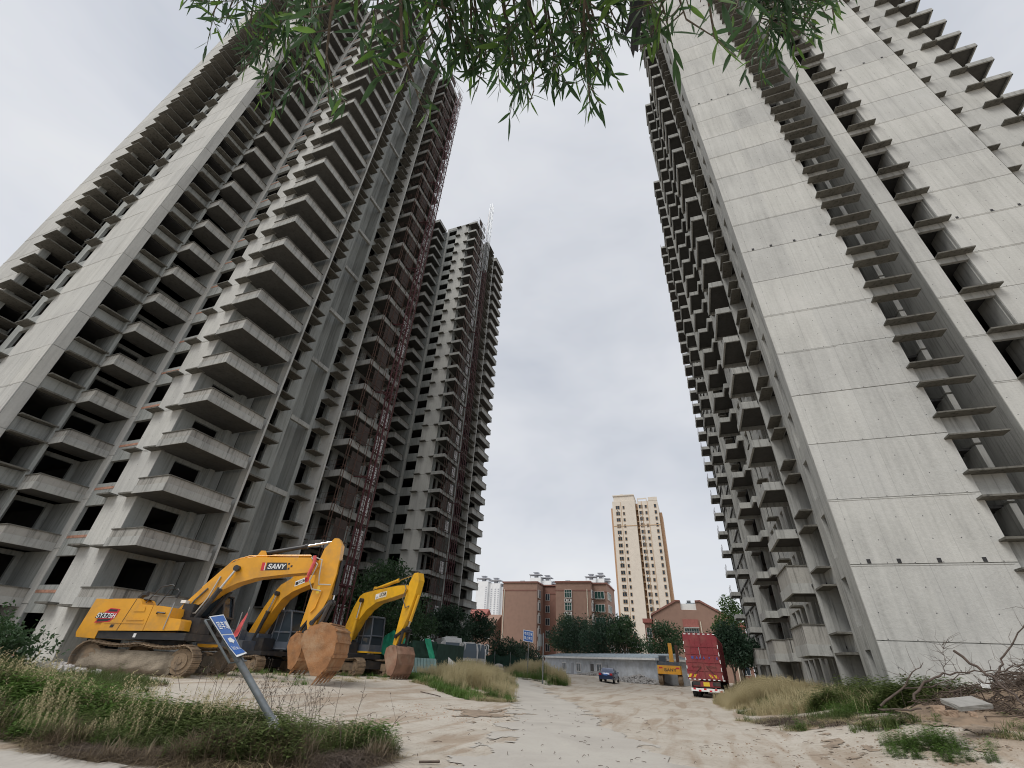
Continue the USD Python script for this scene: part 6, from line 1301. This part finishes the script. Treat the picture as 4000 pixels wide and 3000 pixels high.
# ------------------------------------------------------------------ weeds and grass
def clump(kind, seed):
    r = np.random.default_rng(seed); V = []; F = []; n0 = 0
    def blade(p, d, L, w, bend):
        nonlocal n0
        a = np.array([-d[1], d[0], 0]); a /= max(np.linalg.norm(a), 1e-6); k = 4; pts = []
        for i in range(k):
            u = i / (k - 1); c = np.array(p) + np.array([d[0], d[1], 0]) * L * bend * u * u + np.array([0, 0, L * u * (1 - .35 * bend * u)]); ww = w * (1 - u) ** .7 if i < k - 1 else 0
            pts += [c - a * ww, c + a * ww]
        V.extend(pts); 
        for i in range(k - 1): q = n0 + 2 * i; F.extend([(q, q + 1, q + 3), (q, q + 3, q + 2)])
        n0 += 2 * k
    def leaf(p, d, L, w):
        nonlocal n0
        d = d / np.linalg.norm(d); a = np.cross(d, [0, 0, 1.0]); a /= max(np.linalg.norm(a), 1e-6)
        V.extend([p, p + d * L * .45 + a * w, p + d * L + [0, 0, -.15 * L], p + d * L * .45 - a * w]); F.extend([(n0, n0 + 1, n0 + 2), (n0, n0 + 2, n0 + 3)]); n0 += 4
    if kind == 'grass':
        for _ in range(26):
            t = r.random() * 6.283; blade((.12 * r.normal(), .12 * r.normal(), 0), (math.cos(t), math.sin(t)), .22 + .38 * r.random(), .011 + .008 * r.random(), .2 + .8 * r.random())
    elif kind == 'weed':
        for _ in range(5):
            t = r.random() * 6.283; lean = np.array([.25 * math.cos(t), .25 * math.sin(t), 1]); L = .35 + .5 * r.random(); p0 = np.array([.1 * r.normal(), .1 * r.normal(), 0])
            blade(p0, (math.cos(t), math.sin(t)), L, .006, .25)
            for k in range(11):
                u = .15 + .85 * k / 11; a = k * 2.4; leaf(p0 + lean * L * u * .95, np.array([math.cos(a), math.sin(a), .25 - .3 * r.random()]), .08 + .11 * r.random(), .022 + .016 * r.random())
    elif kind == 'straw':
        for _ in range(30):
            t = r.random() * 6.283; blade((.14 * r.normal(), .14 * r.normal(), 0), (math.cos(t), math.sin(t)), .3 + .5 * r.random(), .008 + .006 * r.random(), .3 + 1.2 * r.random())
    elif kind == 'seed':
        for _ in range(9):
            t = r.random() * 6.283; L = .6 + .5 * r.random(); p0 = np.array([.16 * r.normal(), .16 * r.normal(), 0]); blade(p0, (math.cos(t), math.sin(t)), L, .007, .15)
            for k in range(14):
                u = .6 + .4 * k / 14; a = k * 2.4; leaf(p0 + np.array([math.cos(t) * .15 * u * u, math.sin(t) * .15 * u * u, u * .95]) * L, np.array([math.cos(a), math.sin(a), .9]), .06 + .04 * r.random(), .013)
        for _ in range(12):
            t = r.random() * 6.283; blade((.15 * r.normal(), .15 * r.normal(), 0), (math.cos(t), math.sin(t)), .3 + .3 * r.random(), .006, .6)
    elif kind == 'dead':
        for _ in range(22):
            t = r.random() * 6.283; blade((.18 * r.normal(), .18 * r.normal(), .02), (math.cos(t), math.sin(t)), .18 + .3 * r.random(), .007 + .006 * r.random(), 1.5 + 1.6 * r.random())
    return np.array(V), np.array(F)
def patch(name, label, poly, mix, n, scale, seed, cat='weeds', falloff=None, protos=3, gap=.33):
    """mix: list of (kind, material, weight)"""
    import shapely
    r = np.random.default_rng(seed); P = Polygon(poly).buffer(0); x0, y0, x1, y1 = P.bounds
    pts = r.random((n * 5, 2)) * [x1 - x0, y1 - y0] + [x0, y0]
    jit = (meshkit.fbm(np.c_[pts * .8, pts[:, :1] * 0], 3, seed) - .5)[:, None] * 1.6
    pts = pts[shapely.contains_xy(P, pts[:, 0] + jit[:, 0], pts[:, 1] + jit[:, 0] * .7)]
    dn = meshkit.fbm(np.c_[pts * .55, pts[:, :1] * 0 + seed], 4, seed + 2); pts = pts[dn > gap + .16 * r.random(len(pts))][:n]
    path = numbered('/World', name); pi = UsdGeom.PointInstancer.Define(stage, path)
    meta(path, label=label, category=cat, kind='stuff')
    rel = []; wts = []
    for k, (kd, m, w) in enumerate(mix):
        for q in range(protos):
            v, f = clump(kd, seed * 7 + k * 3 + q); pp = f'{path}/{kd}_clump' + (f'_{k * protos + q:03d}' if k * protos + q else '')
            usdkit.mesh(stage, pp, (v, f), M[m]); rel.append(pp); wts.append(w / protos)
    pi.CreatePrototypesRel().SetTargets([Sdf.Path(p) for p in rel])
    wts = np.array(wts) / sum(wts); zone = meshkit.fbm(np.c_[pts * .42, pts[:, :1] * 0 + 3.3], 4, seed + 5)
    rk = np.argsort(np.argsort(zone)) / max(len(zone), 1); rk = np.clip(rk + .16 * r.normal(size=len(rk)), 0, .999); idx = np.searchsorted(np.cumsum(wts), rk).clip(0, len(rel) - 1)
    n = len(pts); z = gz(pts[:, 0], pts[:, 1]); sc = scale * (.6 + .75 * r.random(n)); a = r.random(n) * math.pi
    if falloff is not None:
        dist = shapely.distance(shapely.points(pts), P.exterior); sc *= .55 + .45 * np.clip(dist / falloff, 0, 1)
    pi.CreatePositionsAttr(Vt.Vec3fArray.FromNumpy(np.c_[pts, z - .01].astype(np.float32)))
    pi.CreateProtoIndicesAttr(Vt.IntArray.FromNumpy(idx.astype(np.int32)))
    pi.CreateScalesAttr(Vt.Vec3fArray.FromNumpy(np.stack([sc, sc, sc], 1).astype(np.float32)))
    q = np.zeros((n, 4), np.float16); q[:, 0] = 0; 
    pi.CreateOrientationsAttr(Vt.QuathArray([Gf.Quath(float(math.cos(t)), 0, 0, float(math.sin(t))) for t in a]))
    return path
FG = [(-10.3, 6.5), (-9.0, 6.7), (-7.9, 7.1), (-6.9, 7.7), (-6.1, 8.3), (-5.7, 9.0), (-6.0, 10.1), (-6.7, 10.3), (-8.2, 10.0), (-9.8, 9.9), (-11.5, 9.4), (-13.5, 9.0), (-16, 8.5), (-19, 8.0), (-23, 7.6), (-23, 5.5), (-16, 5.4)]
patch('weeds', 'tangle of green and straw-coloured weeds filling the left foreground under the leaning sign', FG, [('dead', 'grass_straw', .5), ('straw', 'grass_straw', .45), ('grass', 'grass_green', 1.3), ('weed', 'grass_green', 2.4), ('grass', 'grass_fresh', 1.0), ('seed', 'grass_dry', .25), ('weed', 'grass_fresh', 1.8)], 8200, .74, 1, falloff=1.3, gap=.12)
patch('weeds', 'low grey-green weeds at the far left, reaching back to the excavator track', [(-14, 9.4), (-17, 9.0), (-22, 8.0), (-27, 8.0), (-27, 10.6), (-22, 12.2), (-18.5, 12.4), (-15.5, 11.6)], [('grass', 'grass_green', 1), ('dead', 'grass_straw', 1.2), ('weed', 'grass_green', .8)], 1300, .62, 13, falloff=.8)
patch('weeds', 'brown dead undergrowth along the near edge of the left foreground weeds', [(-10.6, 6.2), (-9.2, 6.35), (-7.6, 6.7), (-6.3, 7.4), (-5.4, 8.5), (-5.5, 9.4), (-6.4, 8.9), (-7.6, 7.8), (-9.4, 7.0), (-12, 6.8), (-16, 6.8), (-16, 5.7)], [('dead', 'dry_twig', 1.2), ('dead', 'grass_straw', 2), ('straw', 'grass_straw', .5), ('dead', 'grass_dry', .25), ('weed', 'grass_green', .35)], 3600, .74, 2, falloff=.5, gap=.1)
patch('weeds', 'leafy green bush-like weeds at the right end of the left foreground patch', [(-6.7, 8.7), (-5.9, 8.9), (-5.6, 9.6), (-6.2, 10.3), (-7.0, 9.8)], [('weed', 'grass_fresh', 1.6), ('grass', 'grass_fresh', .6), ('weed', 'grass_green', .6)], 190, .62, 3, falloff=.3)
patch('weeds', 'tall pale seed-head weeds between the excavator bucket and the concrete track', [(-8.9, 24.6), (-9.3, 23.2), (-10.4, 22.8), (-13.5, 24.6), (-16.4, 28.4), (-18.4, 34), (-20.5, 40), (-23.5, 47), (-19.5, 49), (-15.2, 41), (-11.8, 32.8)], [('grass', 'grass_fresh', .9), ('weed', 'grass_green', .8), ('seed', 'grass_dry', 1.8), ('straw', 'grass_dry', .8), ('grass', 'grass_fresh', .8), ('weed', 'grass_fresh', .7)], 3400, .92, 4, falloff=2.0)
patch('weeds', 'bright green tall weeds round the blue notice beyond the concrete track', [(-18.2, 48.5), (-14.3, 40.6), (-11.9, 39.4), (-10.7, 42.2), (-11.2, 46.7), (-14.6, 56.5), (-20, 64), (-22.7, 62)], [('weed', 'grass_fresh', 1.6), ('grass', 'grass_fresh', 1.2), ('seed', 'grass_dry', .7)], 2400, 1.2, 5, falloff=2.2)
patch('weeds', 'low grass along the foot of the middle weeds', [(-8.6, 24.9), (-9.2, 22.2), (-10.4, 21.9), (-14, 23.8), (-17.2, 28), (-15.6, 29), (-11, 25)], [('grass', 'grass_fresh', 1.5), ('dead', 'grass_dry', .8)], 1500, .62, 6)
patch('weeds', 'dry golden grass in front of the right tower balconies, beside the red truck', [(.5, 35.5), (1.3, 28.5), (2.3, 25.2), (4.2, 24.3), (5.8, 26), (6.2, 34), (6.0, 52), (3.0, 56), (1.6, 48)], [('seed', 'grass_dry', 1.6), ('straw', 'grass_dry', 1.5), ('grass', 'grass_green', .5)], 3400, .85, 7, falloff=1.6)
patch('weeds', 'green weeds at the foot of the corner of the right tower', [(3.6, 24.0), (4.3, 21.2), (6.0, 19.0), (8.2, 18.2), (8.4, 20.2), (7.4, 22.8), (6.6, 27.0), (4.6, 27.5)], [('weed', 'grass_green', 1.6), ('grass', 'grass_fresh', 1), ('straw', 'grass_dry', .8)], 2200, 1.0, 8, falloff=.9)
patch('weeds', 'scattered low green plants on the bare soil at the right', [(1.0, 24.6), (2.4, 20.2), (4.2, 17.0), (7.0, 14.6), (11.5, 14.2), (14.5, 17), (9.8, 17.6), (6.2, 19.6), (3.4, 23.6)], [('weed', 'grass_fresh', 1.3), ('grass', 'grass_green', .8), ('dead', 'grass_dry', 1.2), ('dead', 'dry_twig', .8)], 1900, .5, 9)
patch('weeds', 'yellow-green low bush of weeds in front of the brush pile', [(3.7, 15.8), (4.0, 14.4), (5.4, 13.8), (6.0, 15.0), (5.2, 16.2)], [('weed', 'grass_fresh', 1)], 170, .5, 10, falloff=.4)
patch('weeds', 'low grass around the tracks of the excavators', [(-17.8, 13.6), (-14, 16), (-15, 25), (-13.6, 27.5), (-19, 33), (-23, 27), (-24, 20), (-23, 13)], [('grass', 'grass_fresh', 1), ('dead', 'grass_dry', 1.5)], 420, .5, 12)
# tall single stalks rising in front of the sand
r = np.random.default_rng(31)
t = thing('dry_stalks', 'thin dry weed stalks with small seed heads standing along the back of the foreground weeds', 'weeds', (-9, 10.5, 0), kind='stuff')
b = MB(); sd = MB()
for k in range(46):
    q = r.random(); x = -6.3 - 7.5 * q + .3 * r.normal(); y = 9.3 + 2.0 * q + .5 * r.normal(); z = gzf(x, y); h = .5 + .75 * r.random(); ln = r.normal(size=2) * .25
    p = [np.array([x, y, z]), np.array([x + ln[0] * .4, y + ln[1] * .4, z + h * .55]), np.array([x + ln[0], y + ln[1], z + h])]; b.tube(p, [.006, .005, .003], 4, False)
    for j in range(5):
        u = .5 + .1 * j; c = p[1] + (p[2] - p[1]) * (2 * u - 1 if u > .5 else 0); d = r.normal(size=3) * .12; d[2] = abs(d[2]) + .05; b.tube([c, c + d], [.003, .002], 3, False); v, f = leaf_quads(np.repeat((c + d)[None], 4, 0), .03, r); sd.add(v, f)
b.build('stalk', 'dry_twig', t, local=False); sd.build('seed_head', 'dry_twig', t, local=False)

# ------------------------------------------------------------------ brush pile, branches, slab and rubble by the right tower
r = np.random.default_rng(41); cx, cy = 9.6, 19.6
v = []; f = []
n = 44
for i in range(n + 1):
    for j in range(n + 1):
        x, y = 5.4 + 10.5 * i / n, 14.4 + 8.6 * j / n; e = ((x - 9.7) / 3.6) ** 2 + ((y - 18.6) / 2.3) ** 2; k = meshkit.fbm(np.array([x * .9, y * .9, 2.0]), 5, 6)
        v.append((x, y, gzf(x, y) - .12 + 1.15 * math.exp(-e * 1.25) * (.55 + .9 * k)))
for i in range(n):
    for j in range(n): q = i * (n + 1) + j; f.append((q, q + n + 1, q + n + 2, q + 1))
HEAP = np.array(v).reshape(n + 1, n + 1, 3)
def hz(x, y):
    i = int(np.clip((x - 5.4) / 10.5 * n, 0, n)); j = int(np.clip((y - 14.4) / 8.6 * n, 0, n)); return max(HEAP[i, j, 2], gzf(x, y))
plain('heap_soil', (.24, .175, .12), .95, var=.4, scale=3, bump=.05)
MB().add(v, f).build('soil_heap', 'heap_soil', smooth=True, kind='structure')
b = MB()
for k in range(1900):
    a = r.random() * 6.283; q = math.sqrt(r.random()); x, y = 9.6 + 3.7 * q * math.cos(a), 18.6 + 2.2 * q * math.sin(a); z = hz(x, y) + .02 + .55 * r.random() * (1 - q)
    d = r.normal(size=3); d[2] *= .35; d /= np.linalg.norm(d); L = .25 + .9 * r.random(); m = r.normal(size=3) * .07
    b.tube([np.array([x, y, z]) - d * L / 2, np.array([x, y, z + .04]) + m, np.array([x, y, z]) + d * L / 2], [.012 * (.5 + r.random()), .009, .003], 4, False)
b.build('brush_pile', 'dry_twig', kind='stuff', label='heap of tangled dry twigs against the pale wall of the right tower', cat='brush')
def limb(label, pts, r0, seed, twigs=10, r1=.012):
    rr = np.random.default_rng(seed); P = np.array(pts, float); t = thing('dead_branch', label, 'branch', tuple(P[0]))
    Q = []
    for i in range(len(P) - 1):
        for u in np.linspace(0, 1, 5)[:-1]: Q.append(P[i] + (P[i + 1] - P[i]) * u + rr.normal(size=3) * .018)
    Q.append(P[-1]); Q = np.array(Q); MB().tube(Q, np.linspace(r0, r1, len(Q)), 7).build('limb', 'dry_wood', t, local=False, smooth=60)
    if twigs:
        b = MB()
        for k in range(twigs):
            i = int(len(Q) * (.2 + .78 * rr.random())); i = min(i, len(Q) - 1); d = rr.normal(size=3); d[2] = abs(d[2]) * .9 + .2; d /= np.linalg.norm(d); L = .2 + .5 * rr.random()
            b.tube([Q[i], Q[i] + d * L * .5 + rr.normal(size=3) * .04, Q[i] + d * L + rr.normal(size=3) * .08], [.006, .004, .002], 4, False)
        b.build('twig', 'dry_wood', t, local=False)
def W(px, py, D): return ray_at(px, py, D)
limb('forked dead branch leaning up to the left at the corner of the right tower', [W(3440, 2760, 18.5), W(3525, 2690, 18.7), W(3570, 2625, 18.9), W(3606, 2588, 19.1)], .032, 1, 12, .006)
limb('curved dead branch arching over the left side of the brush pile', [W(3570, 2735, 18.6), W(3610, 2665, 18.9), W(3690, 2635, 19.2), W(3780, 2625, 19.4), W(3900, 2622, 19.6)], .034, 2, 10, .012)
limb('thin dead branch lying level from the tower corner into the brush pile', [W(3525, 2690, 18.9), W(3640, 2680, 19.0), W(3750, 2640, 19.3), W(3800, 2632, 19.4)], .02, 3, 10, .006)
limb('straight dark pole sloping down to the right across the brush pile', [W(3730, 2547, 18.6), W(3850, 2630, 18.3), W(3960, 2715, 17.9), W(4040, 2775, 17.5)], .036, 4, 2, .024)
limb('tall dead branch rising at the right edge of the picture', [W(3900, 2640, 18.6), W(3915, 2575, 18.7), W(3950, 2515, 18.8), W(4010, 2430, 18.9), W(4060, 2330, 19.0)], .026, 5, 10, .008)
limb('dead branch reaching right out of the brush pile', [W(3880, 2640, 18.4), W(3940, 2610, 18.4), W(4010, 2595, 18.4), W(4090, 2560, 18.5)], .02, 6, 8, .006)
limb('thick dead branch lying on the ground at the foot of the tower corner', [W(3430, 2770, 17.9), W(3520, 2772, 17.8), W(3600, 2768, 17.7)], .03, 7, 3, .02)
limb('fine upright bare twigs in front of the pale wall', [W(3690, 2640, 20.5), W(3690, 2580, 20.5), W(3680, 2520, 20.6)], .010, 8, 26, .004)
def chunk(name, label, cat, c, size, seed, m, rz, rx=0.0, ry=0.0):
    rr = np.random.default_rng(seed); s = trimesh.creation.box(size); s = s.subdivide().subdivide(); vv = np.array(s.vertices); vv += (rr.random(vv.shape) - .5) * min(size) * .13
    s = trimesh.Trimesh(vv, s.faces); s.apply_transform(trimesh.transformations.euler_matrix(rx, ry, rz)); s.apply_translation(c); return MB().tri(s).build(name, m, label=label, cat=cat)
c = W(3775, 2748, 16.6); chunk('concrete_slab', 'broken grey concrete slab lying tilted in front of the brush pile', 'slab', c, (.86, .44, .09), 1, 'slab_grey', .45, .30, -.10)
for k, (px, py, D, s, lb) in enumerate(((3665, 2770, 16.2, .32, 'brown stone at the left corner of the broken slab'), (3690, 2785, 15.9, .22, 'small tan stone below the left corner of the broken slab'), (3725, 2788, 15.8, .26, 'tan stone under the front of the broken slab'), (3800, 2790, 15.8, .20, 'pale stone right of the slab front'), (3850, 2680, 19.2, .2, 'white scrap of foam on the brush pile'))):
    chunk('stone', lb, 'stone', W(px, py, D), (s * .66, s * .55, s * .45), 50 + k, 'rubble_tan' if k != 4 else 'paint_white', .5 * k)

# ------------------------------------------------------------------ bags, litter, clods
t = thing('sack_pile', 'pile of grey sacks at the foot of the green net fence', 'sacks', (-21.0, 53.0, gzf(-21, 53)))
for k, (x, y, z, a) in enumerate(((0, 0, .25, .3), (.8, -.2, .25, 1.1), (-.8, .1, .22, -.4), (.3, .1, .65, .8), (1.7, .2, .22, .2), (-.3, -.4, .2, 1.6))):
    s = trimesh.creation.icosphere(2, 1.0); vv = s.vertices * [.55, .34, .24]; vv = vv * (1 + .25 * (meshkit.fbm(s.vertices * 2 + k, 3, k) - .5))[:, None]; ca, sa = math.cos(a), math.sin(a)
    vv = np.c_[vv[:, 0] * ca - vv[:, 1] * sa + x, vv[:, 0] * sa + vv[:, 1] * ca + y, vv[:, 2] + z]; MB().add(vv, s.faces).build('sack', 'bag_grey', t, smooth=True)
gravel('clods', 'clods of dark soil scattered over the bare ground at the right', 3.4, 15.2, 4.0, 2.6, .0, 420, 61, 'heap_soil', (.01, .035))
gravel('clods', 'crumbs of brown soil beside the concrete track', -8.0, 17.4, 2.4, 2.6, .0, 260, 62, 'rubble_tan', (.01, .035))
gravel('rubble', 'pale rubble and litter at the far left behind the weeds', -22.5, 12.4, 2.0, 1.0, .3, 160, 63, 'bag_grey', (.05, .18))
b = MB(); r = np.random.default_rng(77)
for k in range(420):
    q = r.random(); x = -10.5 + 11.5 * r.random(); y = 7.0 + 16 * r.random() ** 1.4
    if k > 240: x, y = 1 + 9 * r.random(), 13 + 9 * r.random()
    z = gzf(x, y) + .03; a = r.random() * 6.283; L = .05 + .22 * r.random() ** 2; d = np.array([math.cos(a), math.sin(a), .05 * r.normal()]); b.tube([np.array([x, y, z]), np.array([x, y, z + .01]) + d * L * .5 + r.normal(size=3) * .01, np.array([x, y, z]) + d * L], [.006, .005, .003], 4, False)
b.build('twig_litter', 'dry_twig', kind='stuff', label='dry twigs and straw scattered over the bare ground', cat='litter')
for lb, pts in (('bent dry stick lying on the ground beside the foreground weeds', [W(1640, 2955, 10.2), W(1720, 2950, 10.3)]), ('thin cable lying across the sand by the middle weeds', [W(1640, 2722, 24.2), W(1700, 2726, 24.0), W(1720, 2728, 23.8)])):
    P = [np.array([p[0], p[1], gzf(p[0], p[1]) + .04]) for p in pts]; b = MB().tube(P, .02, 6); b.build('stick', 'dry_wood', label=lb, cat='stick')

plain('humus', (.27, .21, .155), .97, var=.45, scale=3.5, bump=.03)
for k, pl in enumerate(([(1.6, 20.4), (3.2, 18.8), (5.4, 17.2), (7.6, 15.4), (8.2, 16.2), (6.4, 18.2), (3.8, 20.2), (2.0, 21.6)], [(2.4, 15.4), (3.9, 15.0), (4.6, 15.6), (3.4, 16.3)], [(4.6, 13.2), (7.2, 11.8), (8.4, 12.4), (6.2, 13.6)], [(-7.4, 16.0), (-6.5, 17.6), (-7.2, 20.2), (-8.3, 19.6), (-8.2, 17.4)])):
    sheet('soil_patch', pl, 'humus', .016, .07, 2.2)
